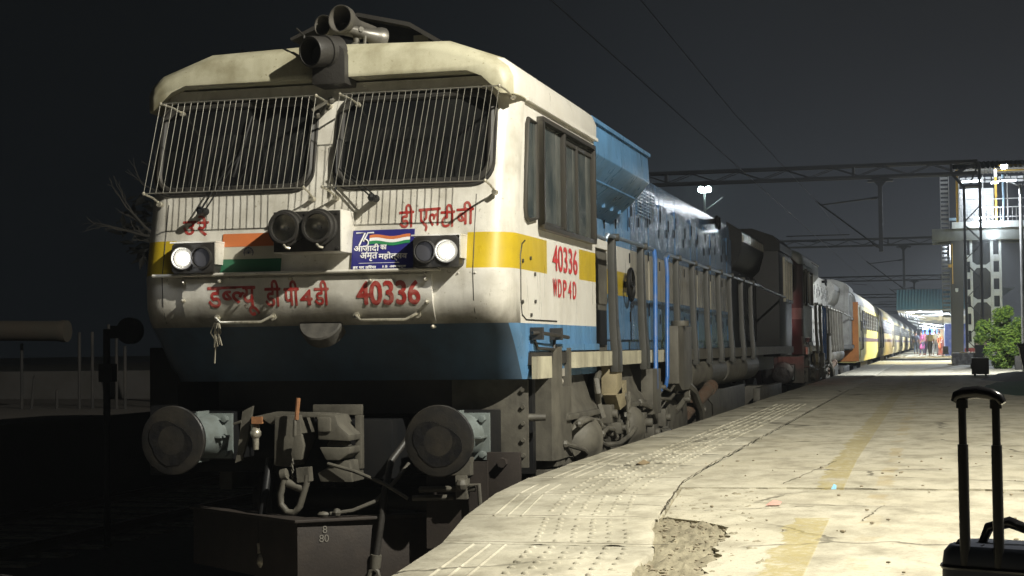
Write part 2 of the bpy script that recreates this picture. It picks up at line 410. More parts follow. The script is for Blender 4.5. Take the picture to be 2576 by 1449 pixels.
    for (a, b, d, zt) in ((12.40, 12.455, .05, 3.40), (12.93, 12.97, .035, 3.36)): mb.box(xs + .003, xs + d, Y(a), Y(b), 2.631, zt)
    mb.box(xs + .003, xs + .03, Y(12.46), Y(13.54), 3.33, 3.36); mb.box(xs + .003, xs + .035, Y(11.72), Y(12.40), 2.632, 2.66)
    mb.build('frame', M_alu, sw, bevel=.004)
    pts = [(11.33, 3.33), (11.37, 3.375), (11.60, 3.375), (11.60, 2.67), (11.34, 2.64), (11.27, 2.66), (11.25, 2.72)]
    mb = MB(); mb.prism([(xs + .003, Y(a), b) for a, b in pts], (.008, 0, 0)); q = mb.build('quarter_window', M_sglass, t)
    mb = MB(); mb.tube([(xs + .012, Y(a), b) for a, b in pts], .018, 8, closed=True); mb.build('frame', M_alu, q)
    # ---- cab side hatch seam, lower side
    if main:
        mb = MB(); mb.tube([(xs + .001, Y(12.25), 1.925), (xs + .001, Y(11.28), 1.925), (xs + .001, Y(11.16), 1.96), (xs + .001, Y(11.13), 2.05), (xs + .001, Y(11.13), 2.38), (xs + .001, Y(11.18), 2.46), (xs + .001, Y(11.27), 2.49)], .006, 6)
        mb.build('hatch_seam', M_rubber, t)
        mb = MB()
        for (a, b) in ((11.42, 2.37), (11.55, 2.26), (11.55, 2.06), (11.42, 1.96), (11.19, 2.34), (11.17, 2.05)): mb.cyl((xs, Y(a), b), (xs + .012, Y(a), b), .014, n=8)
        mb.build('bolt', M_alu, t)
    def panel_y(z):
        T = [(1.9, 10.885), (1.915, 10.862), (1.955, 10.822), (2.05, 10.775), (2.12, 10.762), (2.3, 10.762)]
        for (a, b), (c, d) in zip(T, T[1:]):
            if z <= c: return b + (d - b) * max(0, z - a) / (c - a)
        return 10.762
    # ---- number lettering
    if main:
        mb = MB(); up = Vector((0, .2, 1)).normalized(); z = 2.04; yy = 10.755; wp = lambda z: Y(panel_y(z))
        place_text(mb, '40336', (-3.905, Y(yy), z), (1, 0, 0), (0, .0, 1), .158, .455, wrap=wp, bold=.0065)
        mb.build('engine_number', M_red, t); mb = MB()
        place_text(mb, 'ड', (-5.04, Y(yy), z), (1, 0, 0), (0, 0, 1), .145, .105, wrap=wp, bold=.0035)
        place_text(mb, 'ब', (-4.935, Y(yy), z + .028), (1, 0, 0), (0, 0, 1), .117, .115, wrap=wp, bold=.0035, crop=.66)
        place_text(mb, 'ल', (-4.86, Y(yy), z + .028), (1, 0, 0), (0, 0, 1), .117, .15, wrap=wp, bold=.0035, crop=.62)
        place_text(mb, 'यू', (-4.77, Y(yy), z - .06), (1, 0, 0), (0, 0, 1), .205, .115, wrap=wp, bold=.0035)
        place_text(mb, 'डी', (-4.60, Y(yy), z - .0), (1, 0, 0), (0, 0, 1), .185, .115, wrap=wp, bold=.0035)
        place_text(mb, 'पी', (-4.455, Y(yy), z + .003), (1, 0, 0), (0, 0, 1), .175, .11, wrap=wp, bold=.0035)
        place_text(mb, '4', (-4.33, Y(yy), z + .005), (1, 0, 0), (0, 0, 1), .105, .085, wrap=wp, bold=.005)
        place_text(mb, 'डी', (-4.225, Y(yy), z + .003), (1, 0, 0), (0, 0, 1), .170, .105, wrap=wp, bold=.0035)
        mb.build('engine_class_lettering', M_red, t)
        mb = MB(); u2 = Vector((0, .25, 1))
        yy = shell_y(2.58) - .004; wf = lambda z: Y(shell_y(z))
        for s, x, zz, w, h in (('डी', -3.62, 2.575, .105, .165), ('एल', -3.475, 2.545, .155, .16), ('टी', -3.315, 2.57, .10, .16), ('बी', -3.20, 2.585, .12, .16)):
            place_text(mb, s, (x, Y(yy), zz), (1, 0, .04), (-.04, 0, 1), h, w, bold=.003, wrap=wf)
        mb.build('depot_lettering', M_red, t); mb = MB()
        place_text(mb, 'उ', (-5.28, Y(yy), 2.575), (1, 0, 0), u2, .10, .10, bold=.0035, wrap=wf); place_text(mb, 'रे', (-5.165, Y(yy), 2.565), (1, 0, 0), u2, .15, .085, bold=.0035, wrap=wf)
        mb.build('railway_lettering', M_red, t)
        mb = MB(); place_text(mb, '40336', (xs + .004, Y(12.13), 2.315), (0, 1, 0), (0, 0, 1), .195, .89, bold=.0045)
        [place_text(mb, ch, (xs + .004, Y(12.13 + k * .178), 2.115), (0, 1, 0), (0, 0, 1), .135, .145 if ch == 'W' else .115, bold=.004) for k, ch in enumerate('WDP4D')]
        mb.build('side_number_lettering', M_redlt, t)
        mb = MB(); mb.box(xs + .001, xs + .003, Y(12.26), Y(12.58), 1.95, 2.03); mb.build('faded_patch', M_cream, t) if False else None
    # ---- belt ledge and belt panel with grab handles
    mb = MB(); mb.box(CX - 1.24, CX + .92, Y(10.735), Y(10.80), 2.265, 2.282); mb.tube([(CX - 1.24, Y(10.735), 2.274), (CX + .92, Y(10.735), 2.274)], .012, 8); mb.build('belt_ledge', P['w'], t)
    if main:
        mb = MB(); mb.loft([[(CX - 1.02, Y(a), b), (CX + .86, Y(a), b), (CX + .86, Y(a + .03), b), (CX - 1.02, Y(a + .03), b)] for a, b in ((10.862, 1.915), (10.822, 1.955), (10.775, 2.05), (10.762, 2.12), (10.762, 2.245))])
        mb.build('belt_panel', M_white, t)
        for u, z in ((-1.0, 2.22), (-.72, 2.225), (-1.01, 2.09), (-.28 + .1, 2.235), (.42, 2.205), (.82, 2.205), (.825, 2.05), (.835, 1.88)):
            mb = MB(); y = shell_y(z); mb.cyl((CX + u, Y(y), z), (CX + u, Y(y - .05), z), .012, n=10); mb.ball((CX + u, Y(y - .05), z), .015, 8); mb.build('bolt', M_silver, t)
        for u0, u1 in ((-.77, -.34), (.29, .74)):
            z = 1.965; y = shell_y(z)
            mb = MB(); mb.tube([(CX + u0, Y(y), z), (CX + u0, Y(y - .045), z), (CX + u0 + .05, Y(y - .075), z - .035), (CX + u1 - .07, Y(y - .075), z - .035), (CX + u1, Y(y - .045), z + .005), (CX + u1, Y(y), z + .005)], .011, 8)
            for u in (u0, u1): mb.cyl((CX + u, Y(y - .002), z), (CX + u, Y(y - .03), z), .024, n=12)
            mb.build('grab_handle', M_silver, t)
        mb = MB(); mb.lathe((CX + .0, Y(10.96), 1.88), (CX + .0, Y(10.865), 1.94), [(0, .165), (.9, .165), (1, .155)], 28); mb.build('round_cover', mat('patched_cover', (.07, .065, .055), .7, gcol=(.015, .015, .014), gscale=9, gamt=.9, bump=.3, bscale=20), t)
        mb = MB(); random.seed(3)
        for k in range(9):
            x = -4.99 + random.uniform(-.02, .02); mb.tube([(x, Y(10.80), 1.93), (x + random.uniform(-.03, .02), Y(10.80), 1.86), (x + random.uniform(-.05, .01), Y(10.83 + random.random() * .02), 1.80 - random.random() * .05)], .006, 5)
        mb.tube([(-4.99, Y(10.83), 1.82), (-5.03, Y(10.86), 1.74), (-5.05, Y(10.89), 1.64)], .006, 5)
        mb.build('frayed_rope', M_cream, t)
        for u in (1.15, -1.19):
            mb = MB(); mb.tube([(CX + u, Y(shell_y(z) + .0005), z) for z in (1.93, 1.98, 2.06, 2.26, 2.53, 2.8)], .0035, 5); mb.build('panel_seam', M_rubber, t)
        for k in range(20):
            mb = MB(); u = -1.15 + k * .122; mb.ball((CX + u, Y(shell_y(2.245)), 2.246 if abs(u) > 1.02 else 2.252), .0085, 6); mb.build('rivet', P['w'], t)
        # flag with its wheel, and the navy plaque
        def plate(x0, x1, z0, z1, m, nm, par, d=.004, th=.003):
            q = MB(); q.prism([(x0, Y(shell_y(z0) - d), z0), (x1, Y(shell_y(z0) - d), z0), (x1, Y(shell_y(z1) - d), z1), (x0, Y(shell_y(z1) - d), z1)], (0, -th, 0)); return q.build(nm, m, par)
        fl = plate(-4.955, -4.49, 2.475, 2.57, M_saffron, 'flag', t)
        plate(-4.955, -4.49, 2.385, 2.473, M_flagw, 'flag_band', fl); plate(-4.955, -4.49, 2.29, 2.383, M_green, 'flag_band', fl)
        mb = MB(); c = Vector((-4.745, Y(shell_y(2.43) - .009), 2.43)); mb.tube([c + Vector((math.cos(k * .5236) * .036, 0, math.sin(k * .5236) * .036)) for k in range(12)], .003, 5, closed=True)
        for k in range(12): mb.tube([c, c + Vector((math.cos(k * .5236) * .034, 0, math.sin(k * .5236) * .034))], .0012, 4)
        mb.build('flag_wheel', mat('wheel_blue', (.03, .04, .12), .5), fl)
        pq = plate(-3.955, -3.50, 2.283, 2.565, M_navy, 'plaque', t, .012, .006)
        yq = lambda z: Y(shell_y(z) - .0195)
        mb = MB(); upv = (0, .2, 1)
        for s, x, z, h, w in (('आज़ादी', -3.94, 2.405, .062, .185), ('का', -3.745, 2.425, .032, .045), ('अमृत', -3.89, 2.345, .06, .125), ('महोत्सव', -3.755, 2.345, .062, .21), ('हर घर तिरंगा', -3.94, 2.288, .026, .17), ('15 अगस्त', -3.72, 2.29, .020, .17)):
            place_text(mb, s, (x, yq(z), z), (1, 0, 0), upv, h, w, bold=.0014)
        mb.tube([(-3.90, yq(2.33), 2.33), (-3.60, yq(2.33), 2.33)], .002, 4)
        for pth in ([(-3.93, 2.545), (-3.865, 2.545), (-3.905, 2.455)], [(-3.80, 2.545), (-3.845, 2.545), (-3.875, 2.485)]):
            mb.tube([(x, yq(z), z) for x, z in pth], .006, 5)
        mb.tube([(-3.862 + .026 * math.cos(a * .5), yq(2.47), 2.475 + .026 * math.sin(a * .5)) for a in range(-4, 4)], .005, 5)
        mb.build('plaque_lettering', M_lwhite, pq)
        for k, mm_ in enumerate((M_saffron, M_lwhite, mat('plaque_green', (.02, .22, .08), .5))):
            q = MB(); tp = [(-3.83 + .30 * i / 12, 2.525 - .022 * k + .008 * math.sin(i * .62 + .5) + .0) for i in range(13)]
            vs = [(x, yq(z) - .0005 * k, z) for x, z in tp] + [(x, yq(z - .022) - .0005 * k, z - .0215) for x, z in tp]
            q.add(vs, [(i, i + 1, 14 + i, 13 + i) for i in range(12)]); q.build('plaque_ribbon', mm_, pq)
    # ---- lamps
    def lamp_disc(par, x, z, y, rad, lit):
        q = MB(); q.lathe((x, Y(y), z), (x, Y(y - .03), z), [(0, rad * 1.12), (.9, rad * 1.12), (1, rad * 1.0), (.6, rad * .96)], 24, cap=False); ring_ = q.build('rim', M_lampon2 if lit else M_dirtdk, par)
        q = MB(); q.lathe((x, Y(y - .004), z), (x, Y(y - .012), z), [(0, rad * .96), (1, rad * .9)], 24)
        q.build('lens', M_lens if not lit else M_lampon2, par)
        if lit:
            q = MB(); q.lathe((x, Y(y - .013), z), (x, Y(y - .022), z), [(0, rad * .55), (1, rad * .40)], 20); q.build('bulb', M_lampon, par); lightdata('POINT', 'headlamp_light', (x, Y(y - .09), z), 1.6, (.95, .97, 1), .03, parent=t)
    for u0, u1, lit in ((-1.06, -.73, 0), (.755, 1.085, 1)):
        z0, z1 = 2.285, 2.50; yb = shell_y(2.4)
        mb = MB(); pts = rrect((u0 + u1) / 2, (z0 + z1) / 2, u1 - u0, z1 - z0, .03, 3)
        mb.prism([(CX + a, Y(yb + .03), b) for a, b in pts], (0, -.17, 0)); 
        hb = mb.build('headlamp', M_dirtdk if main else M_black, t, bevel=.006)
        mb = MB(); c0, c1 = CX + u0 - .012, CX + u1 + .012
        mb.box(c0, c1, Y(yb - .14), Y(yb + .03), z1 + .002, z1 + .012); mb.box(c1 - .008, c1, Y(yb - .14), Y(yb + .03), z0 + .06, z1); mb.build('hood', P['w'], hb)
        if main:
            xi, xo = (CX + u0 + .09, CX + u1 - .088) if lit else (CX + u1 - .09, CX + u0 + .088)
            lamp_disc(hb, xo, 2.393, yb - .142, .070, True); lamp_disc(hb, xi, 2.393, yb - .142, .072, False)
    mb = MB(); mb.box(CX - .245, CX + .262, Y(10.60), Y(10.90), 2.405, 2.70); tb = mb.build('twin_headlamp', P['w'], t, bevel=.008)
    mb = MB(); mb.box(CX - .238, CX + .254, Y(10.592), Y(10.599), 2.412, 2.692)
    for a, b in ((-.22, 2.43), (.235, 2.43), (-.22, 2.675), (.235, 2.675), (0, 2.675)): mb.cyl((CX + a, Y(10.592), b), (CX + a, Y(10.585), b), .01, n=8)
    mb.build('face_plate', M_dirtdk, tb)
    if 'clear_lens' not in MATS:
        gl = bpy.data.materials.new('clear_lens'); gl.use_nodes = True; MATS['clear_lens'] = gl; g_ = gl.node_tree; g_.nodes.remove(g_.nodes['Principled BSDF'])
        fr = g_.nodes.new('ShaderNodeFresnel'); tr_ = g_.nodes.new('ShaderNodeBsdfTransparent'); go = g_.nodes.new('ShaderNodeBsdfGlossy'); mx = g_.nodes.new('ShaderNodeMixShader'); go.inputs['Roughness'].default_value = .03
        g_.links.new(fr.outputs[0], mx.inputs[0]); g_.links.new(tr_.outputs[0], mx.inputs[1]); g_.links.new(go.outputs[0], mx.inputs[2]); g_.links.new(mx.outputs[0], g_.nodes['Material Output'].inputs[0])
    gl = MATS['clear_lens']
    for u in (-.125, .118):
        mb = MB(); mb.lathe((CX + u, Y(10.60), 2.575), (CX + u, Y(10.49), 2.575), [(0, .120), (.45, .120), (.46, .128), (.7, .128), (.72, .114), (1, .108), (1, .092), (.3, .088)], 36, cap=False); mb.build('lamp_housing', M_dirtdk, tb)
        mb = MB(); mb.lathe((CX + u, Y(10.585), 2.575), (CX + u, Y(10.52), 2.575), [(0, .006), (.04, .02), (.2, .045), (.5, .068), (1, .09)], 32, cap=False); mb.build('reflector', M_refl, tb)
        mb = MB(); mb.ball((CX + u, Y(10.55), 2.575), .016, 10); mb.build('bulb', M_lwhite, tb)
        mb = MB(); mb.lathe((CX + u, Y(10.515), 2.575), (CX + u, Y(10.505), 2.575), [(0, .088), (.5, .07), (1, .03), (1.05, .001)], 32, cap=False); mb.build('lens', gl, tb)
        mb = MB(); mb.tube([(CX + u + .0, Y(10.50), 2.455), (CX + u + .02, Y(10.49), 2.435), (CX + u + .04, Y(10.51), 2.43)], .010, 6); mb.build('catch', M_silver, tb)
    # ---- roof: search lamp, horns, air conditioner
    mb = MB(); pr = [(-4.27, 3.62), (-4.02, 3.62), (-4.02, 3.83)] + [(-4.15 + .13 * math.cos(R(k)), 3.83 + .09 * math.sin(R(k))) for k in (25, 50, 75, 100, 125, 150)] + [(-4.27, 3.84)]
    mb.prism([(a, Y(10.86), b) for a, b in pr], (0, .42, 0)); sl = mb.build('roof_lamp', M_dirtdk if main else P['w'], t, bevel=.01)
    mb = MB(); mb.lathe((-4.13, Y(10.98), 3.87), (-4.235, Y(10.735), 3.835), [(0, .115), (.35, .112), (.36, .12), (.5, .12), (.51, .108), (.95, .112), (1, .108), (1, .098), (.2, .09)], 32, cap=False); mb.build('lamp_barrel', M_dirtdk, sl)
    mb = MB(); mb.lathe((-4.16, Y(10.92), 3.86), (-4.17, Y(10.90), 3.855), [(0, .095), (1, .01)], 24); mb.build('lens', M_lens, sl)
    mb = MB(); mb.tube([(-4.30, Y(10.95), 3.80), (-4.335, Y(10.9), 3.86), (-4.335, Y(10.88), 3.98), (-4.42, Y(10.95), 4.05)], .008, 6); mb.build('cable', M_dirtdk, sl)
    for (p, q, rr) in (((-4.06, 11.62, 4.14), (-4.175, 11.18, 4.155), .102), ((-4.20, 11.72, 4.13), (-4.34, 11.26, 4.13), .078), ((-4.17, 11.22, 4.10), (-3.955, 11.50, 4.045), .085)):
        mb = MB(); mb.lathe((p[0], Y(p[1]), p[2]), (q[0], Y(q[1]), q[2]), [(0, .03), (.05, .032), (.45, .036), (.72, .05), (.84, .075 if rr < .09 else .095), (.93, rr), (1, rr), (1, rr * .93), (.9, rr * .86), (.75, rr * .7), (.4, .02)], 32, cap=False); mb.build('horn', M_horn, t)
    mb = MB(); mb.cyl((-4.11, Y(11.35), 3.94), (-4.11, Y(11.35), 4.10), .024, n=10); mb.lathe((-4.11, Y(11.35), 3.93), (-4.11, Y(11.35), 4.0), [(0, .07), (.5, .065), (1, .03)], 14); mb.tube([(-4.16, Y(11.42), 4.09), (-4.05, Y(11.30), 4.09)], .02, 8); mb.build('horn_stand', M_dirt, t)
    mb = MB(); mb.tube([(-4.03, Y(11.3), 3.94), (-4.02, Y(11.3), 4.04)], .012, 6); mb.build('cable_stub', M_dirt, t)
    mb = MB(); pr = [(-4.70, 3.90), (-4.70, 4.16), (-4.56, 4.23), (-4.26, 4.29), (-3.86, 4.20), (-3.66, 4.07), (-3.52, 3.97), (-3.52, 3.90)]
    mb.prism([(a, Y(11.95), b) for a, b in pr], (0, 1.3, 0)); ac = mb.build('air_conditioner', M_black, t, bevel=.012)
    mb = MB(); pr2 = [(-4.82, 4.16), (-4.58, 4.26), (-4.26, 4.325), (-3.84, 4.225), (-3.62, 4.09), (-3.46, 3.97), (-3.48, 3.955), (-3.64, 4.065), (-3.85, 4.195), (-4.26, 4.295), (-4.57, 4.23), (-4.81, 4.14)]
    mb.prism([(a, Y(11.80), b) for a, b in pr2], (0, 1.5, 0)); mb.build('cover', M_dirtdk, ac)
    mb = MB(); mb.box(-3.84, -3.72, Y(11.90), Y(11.945), 3.95, 4.14); mb.build('louvre', M_dirt, ac)
    # ---- headstock, end plates, side column
    mb = MB(); mb.box(CX - 1.36, CX + 1.36, Y(11.61), Y(11.70), .80, 1.52); mb.box(CX - 1.53, CX - 1.30, Y(11.25), Y(11.9), .80, 1.76); mb.box(CX - .45, CX + .45, Y(11.1), Y(11.5), .80, 1.22)
    for u in (-.978, .978): mb.box(CX + u - .19, CX + u + .19, Y(11.10), Y(11.5), .93, 1.28)
    mb.build('headstock', M_black, t, bevel=.008)
    mb = MB(); mb.box(CX + .80, CX + 1.372, Y(11.42), Y(11.44), .86, 1.495); pl = mb.build('end_plate', M_dirt, t, bevel=.003)
    mb = MB()
    for z in (1.42, 1.30, 1.18, 1.06, .95): mb.cyl((CX + 1.335, Y(11.42), z), (CX + 1.335, Y(11.40), z), .016, n=8)
    mb.build('rivet', M_dirt, pl)
    mb = MB(); xo = -2.785
    mb.prism([(-2.96, Y(12.0), .87), (-2.81, Y(12.0), .87), (xo, Y(12.06), .87), (xo, Y(12.27), .87), (-2.96, Y(12.27), .87)], (0, 0, .86))
    mb.box(-2.96, xo, Y(12.27), Y(12.58), .87, 1.42); mb.box(-2.96, xo, Y(12.50), Y(12.60), 1.42, 1.72)
    cl = mb.build('step_column', M_dirt, t)
    mb = MB(); mb.box(-2.90, -2.80, Y(12.30), Y(12.42), 1.50, 1.56); mb.ball((-2.82, Y(12.38), 1.46), .035, 8, (.6, 1, .7)); mb.build('rag', mat('pale_rag', (.35, .33, .28), .8), cl)
    mb = MB(); mb.box(-2.92, -2.80, Y(12.1), Y(12.4), .82, .868); mb.cyl((-2.84, Y(12.2), .79), (-2.84, Y(12.2), .82), .03, n=10); mb.build('foot_bracket', M_dirt, t)
    mb = MB(); mb.cyl((-2.86, Y(11.46), 1.22), (-2.74, Y(11.50), 1.22), .03, .025, 12); mb.build('peg', M_dirt, t)
    # ---- underframe sill and walkway
    mb = MB(); mb.box(-5.64, -2.80, Y(11.34), Y(33.2), 1.60, 1.69); mb.box(-5.3, -3.14, Y(11.5), Y(33.0), 1.25, 1.60); mb.build('underframe', M_dirtdk, t)
    mb = MB(); mb.box(-2.799, -2.755, Y(11.35), Y(11.80), 1.50, 1.66); mb.box(-2.799, -2.755, Y(12.61), Y(17.3), 1.56, 1.685); mb.build('sill_strip', mat('chipped_cream_sill', (.52, .49, .36), .5, gcol=(.12, .10, .07), gscale=4, gamt=.55, streak=.75, spots=.4), t)
    mb = MB(); mb.box(-2.799, -2.755, Y(17.3), Y(33.2), 1.56, 1.685); mb.build('dirty_sill', M_dirt, t)
    mb = MB(); mb.box(-2.82, -2.80, Y(11.36), Y(13.8), 1.70, 1.752); mb.build('cab_side_sill', blue, t)
    mb = MB(); mb.tube([(-2.79, Y(11.34), 1.83), (-2.74, Y(11.40), 1.83), (-2.74, Y(12.30), 1.80)], .014, 8)
    for yy in (11.38, 12.0): mb.box(-2.815, -2.725, Y(yy), Y(yy + .05), 1.78, 1.87)
    mb.tube([(-2.79, Y(11.40), 1.78), (-2.79, Y(11.50), 1.72), (-2.79, Y(12.02), 1.71), (-2.79, Y(12.05), 1.80)], .012, 6)
    mb.build('door_hinge', M_dirtdk, t)
    # ---- long hood
    XH = -3.30; XL = 2 * CX - XH
    def hood(y0, y1, m, nm='hood', top=3.76):
        q = MB(); zz = [1.69, 2.27, 2.53, 2.80, 3.55, top - .05, top]
        us = [XH, XH, XH, XH, XH, XH - .01, XH - .10]
        A = [(u, Y(y0), z) for u, z in zip(us, zz)] + [(2 * CX - u, Y(y0), z) for u, z in zip(us[::-1], zz[::-1])]
        B = [(a[0], Y(y1), a[2]) for a in A]
        n = len(A)
        q.add(A + B, [(i, (i + 1) % n, n + (i + 1) % n, n + i) for i in range(n)] + [tuple(range(n))[::-1], tuple(range(n, 2 * n))])
        def mi(i): return {0: 0, 1: 2, 2: 1}.get(min(i, 12 - i), 3 if i < 13 else 0)
        q.m = [mi(i) for i in range(n)] + [3, 3]
        return q.build(nm, m, t)
    hood(13.79, 17.9, [blue, P['hw'], yellow, blue]); hood(17.905, 27.3, [P['hb2'], P['cream'], P['cream'], P['hb']]); hood(27.305, 31.0, [P['dk'], P['dk'], P['dk'], P['dk']])
    mb = MB(); mb.prism([(XH - .02, Y(0), 3.77), (-3.02, Y(0), 3.755), (-2.87, Y(0), 3.70), (-2.855, Y(0), 3.43), (-3.02, Y(0), 3.24), (XH - .02, Y(0), 2.98)], (0, 3.02, 0)); mb.v = [(x, y + 13.805, z) for x, y, z in mb.v]
    mb.build('brake_hatch', blue, t, bevel=.01)
    mb = MB(); mb.box(-2.875, -2.845, Y(13.82), Y(16.84), 3.70, 3.735); mb.tube([(-3.0, Y(13.9), 3.26), (-3.0, Y(16.7), 3.26)], .012, 6)
    for k in range(7): mb.box(-3.16, -3.13, Y(14.1 + k * .42), Y(14.14 + k * .42), 3.10, 3.16)
    mb.build('hatch_edge', P['trim'], t)
    mb = MB(); mb.box(XH + .002, XH + .02, Y(18.3), Y(19.7), 3.20, 3.58)
    for k in range(9): mb.box(XH + .02, XH + .045, Y(18.36), Y(19.62), 3.235 + k * .037, 3.25 + k * .037)
    for k in range(7): mb.box(XH + .02, XH + .03, Y(18.36 + k * .2), Y(18.39 + k * .2), 3.23, 3.56)
    mb.build('louvre_grille', P['hb2'], t)
    # compartment with ribbed screen and small notice next to the cab
    mb = MB(); mb.box(XH, -2.97, Y(13.80), Y(15.0), 1.69, 2.66); cm = mb.build('ribbed_cabinet', M_dirt, t)
    mb = MB()
    for k in range(26): mb.box(-2.968, -2.955, Y(13.84 + k * .044), Y(13.862 + k * .044), 2.12, 2.60)
    mb.build('rib_screen', M_dirt, cm)
    mb = MB(); mb.box(-2.968, -2.95, Y(13.84), Y(14.9), 1.74, 2.06); nb = mb.build('notice_board', M_black, cm)
    if main:
        mb = MB(); place_text(mb, 'सिंह', (-2.948, Y(14.02), 1.80), (0, 1, 0), (0, 0, 1), .13, .36, bold=.004); mb.build('notice_lettering', M_lwhite, nb)
    mb = MB(); mb.box(-2.968, -2.93, Y(13.82), Y(15.02), 2.62, 2.70); mb.build('cabinet_lid', P['ws'], cm)
    # hood doors: each its own panel with seam gap, latches and hinges
    y = 15.1; k = 0
    while y < 27.2:
        w = .62 if k % 3 else .80
        if y < 17.6: zA, zB, bands = 1.80, 3.10 if y < 17 else 3.0, True
        else: zA, zB, bands = 1.80, 3.42 + .06 * (k % 2), False
        q = MB(); zz = [zA, 2.27, 2.53, 2.80, zB]
        for j in range(4):
            q.mi([0, 2, 1, 3][j] if bands else [0, 1, 1, 3][j])
            x0, x1 = XH + .004, XH + .024 + .004 * math.sin(k * 2.3)
            q.box(x0, x1, Y(y), Y(min(y + w - .035, 27.28)), zz[j] + (.0 if j == 0 else .0005), zz[j + 1])
        dr = q.build('hood_door', [blue, P['hw'], yellow, blue] if bands else [P['hb2'], P['cream'], yellow, P['hb']], t)
        for zz_ in ((2.0, 2.65, 3.05) if y > 17 else (2.1, 2.9)):
            q = MB(); q.box(XH + .026, XH + .038, Y(y + w - .095), Y(y + w - .07), zz_ + (k % 3) * .04, zz_ + .11 + (k % 3) * .04); q.build('latch', M_black, dr)
        if y > 17: q = MB(); q.box(XH + .026, XH + .038, Y(y + .05), Y(y + .075), 3.18 + (k % 2) * .08, 3.32 + (k % 2) * .08); q.build('hinge', M_black, dr)
        y += w; k += 1
    if main:
        mb = MB(); place_text(mb, 'हमसफर', (XH + .030, Y(18.1), 2.36), (0, 1, 0), (0, 0, 1), .34, 1.5, bold=.006) if False else None
    # hand brake wheel, lifting lugs
    mb = MB(); c = Vector((XH + .10, Y(17.55), 2.40)); mb.tube([c + Vector((0, math.cos(a * .5236) * .17, math.sin(a * .5236) * .17)) for a in range(12)], .022, 6, closed=True)
    for a in range(4): mb.tube([c, c + Vector((0, math.cos(a * 1.571) * .17, math.sin(a * 1.571) * .17))], .012, 5)
    mb.cyl(c - Vector((.1, 0, 0)), c + Vector((.02, 0, 0)), .035, n=10); mb.build('handbrake_wheel', M_black, t)
    for yy in (17.0, 24.0):
        mb = MB(); c = Vector((XH + .12, Y(yy + .9), 3.60))
        for s_ in (-.14, .14): mb.tube([c + Vector((0, s_ + math.cos(a * .7854) * .075, math.sin(a * .7854) * .075)) for a in range(8)], .028, 6, closed=True)
        mb.box(XH - .02, XH + .13, Y(yy + .8), Y(yy + 1.0), 3.585, 3.66); mb.build('lifting_lug', M_black, t)
    # radiator hatch and rear cab
    mb = MB(); mb.prism([(XH - .05, Y(27.35), 3.80), (-3.14, Y(27.35), 3.66), (-3.10, Y(27.35), 3.63), (-3.10, Y(27.35), 3.40), (-3.18, Y(27.35), 3.12), (XH, Y(27.35), 3.0)], (0, 3.6, 0)); mb.build('radiator_hatch', P['dk'], t)
    mb = MB(); mb.box(-3.099, -3.085, Y(27.45), Y(30.9), 3.46, 3.60); mb.build('hatch_trim', P['trim2'], t)
    for y0 in (28.4, 29.8):
        mb = MB(); mb.box(XH + .004, XH + .05, Y(y0), Y(y0 + 1.1), 1.8, 2.95)
        for j in range(3): mb.box(XH + .05, XH + .07, Y(y0 + .1 + j * .33), Y(y0 + .3 + j * .33), 1.9, 2.85)
        mb.build('louvre_door', P['dk'], t)
    mb = MB(); mb.loft([[(CX - HW, Y(a), z), (CX + HW, Y(a), z), (CX + HW, Y(b), z), (CX - HW, Y(b), z)] for a, b, z in ((31.0, 33.5, 1.5), (31.0, 33.72, 2.0), (31.0, 33.7, 3.5))]); rc = mb.build('rear_cab', P['dk'], t, bevel=.02)
    mb = MB(); mb.loft([rs_ for rs_ in [[(CX + u, Y(y_), z) for u, z in [(1.42, 3.50), (1.42, 3.64), (1.30, 3.785), (.9, 3.93), (-.9, 3.93), (-1.30, 3.785), (-1.42, 3.64), (-1.42, 3.50)]] for y_ in (31.0, 33.7)]]); mb.build('rear_roof', P['dk'], t)
    mb = MB(); mb.box(CX + HW + .003, CX + HW + .012, Y(31.9), Y(33.4), 2.6, 3.35); w = mb.build('side_window', M_sglass, t)
    mb = MB()
    for a in (31.8, 32.3, 32.85, 33.35): mb.box(CX + HW + .003, CX + HW + .05, Y(a), Y(a + .09), 2.55, 3.42)
    for z in (2.55, 3.36): mb.box(CX + HW + .003, CX + HW + .05, Y(31.89), Y(33.35), z, z + .06)
    mb.build('frame', P['trim2'], w)
    if main:
        mb = MB()
        for u in (-.9, .9): mb.cyl((CX + u, Y(33.72), 2.38), (CX + u, Y(33.80), 2.38), .09, n=20)
        mb.build('tail_lamp', M_tail, t)
        lightdata('SPOT', 'tail_lamp_glow', (-3.25, 34.2, 2.38), 60, (1, .03, .06), .05, 42, (-3.05, 36.4, 2.2), .6, parent=t)
    # handrails and stanchions
    for pth in ([(-2.79, 13.6, 2.68), (-2.76, 13.9, 2.66), (-2.74, 13.92, 2.70), (-2.74, 16.25, 2.70)], [(-2.74, 17.05, 2.66), (-2.74, 17.2, 2.70), (-2.74, 26.4, 2.68), (-2.80, 26.8, 2.72), (-2.74, 27.2, 2.66), (-2.74, 31.2, 2.62)]):
        mb = MB(); mb.tube([(a, Y(b), c) for a, b, c in pth], .019, 8); mb.build('handrail', P['rail2'], t)
    for y0, y1, r_ in ((16.28, 16.22, .024), (17.05, 16.95, .022)):
        mb = MB()
        if y0 < 17: mb.tube([(-2.73, Y(y0), 2.70), (-2.72, Y(y0), 2.6), (-2.72, Y(y1), 1.30), (-2.76, Y(y1 - .06), 1.22)], r_, 10)
        else: mb.tube([(-2.74, Y(y0 + .2), 2.69), (-2.73, Y(y0), 2.64), (-2.72, Y(y0), 2.5), (-2.72, Y(y1), 1.40), (-2.72, Y(y1 - .12), 1.30), (-2.74, Y(y1 - .5), 1.26)], r_, 10)
        mb.build('grab_rail', P['rail'], t)
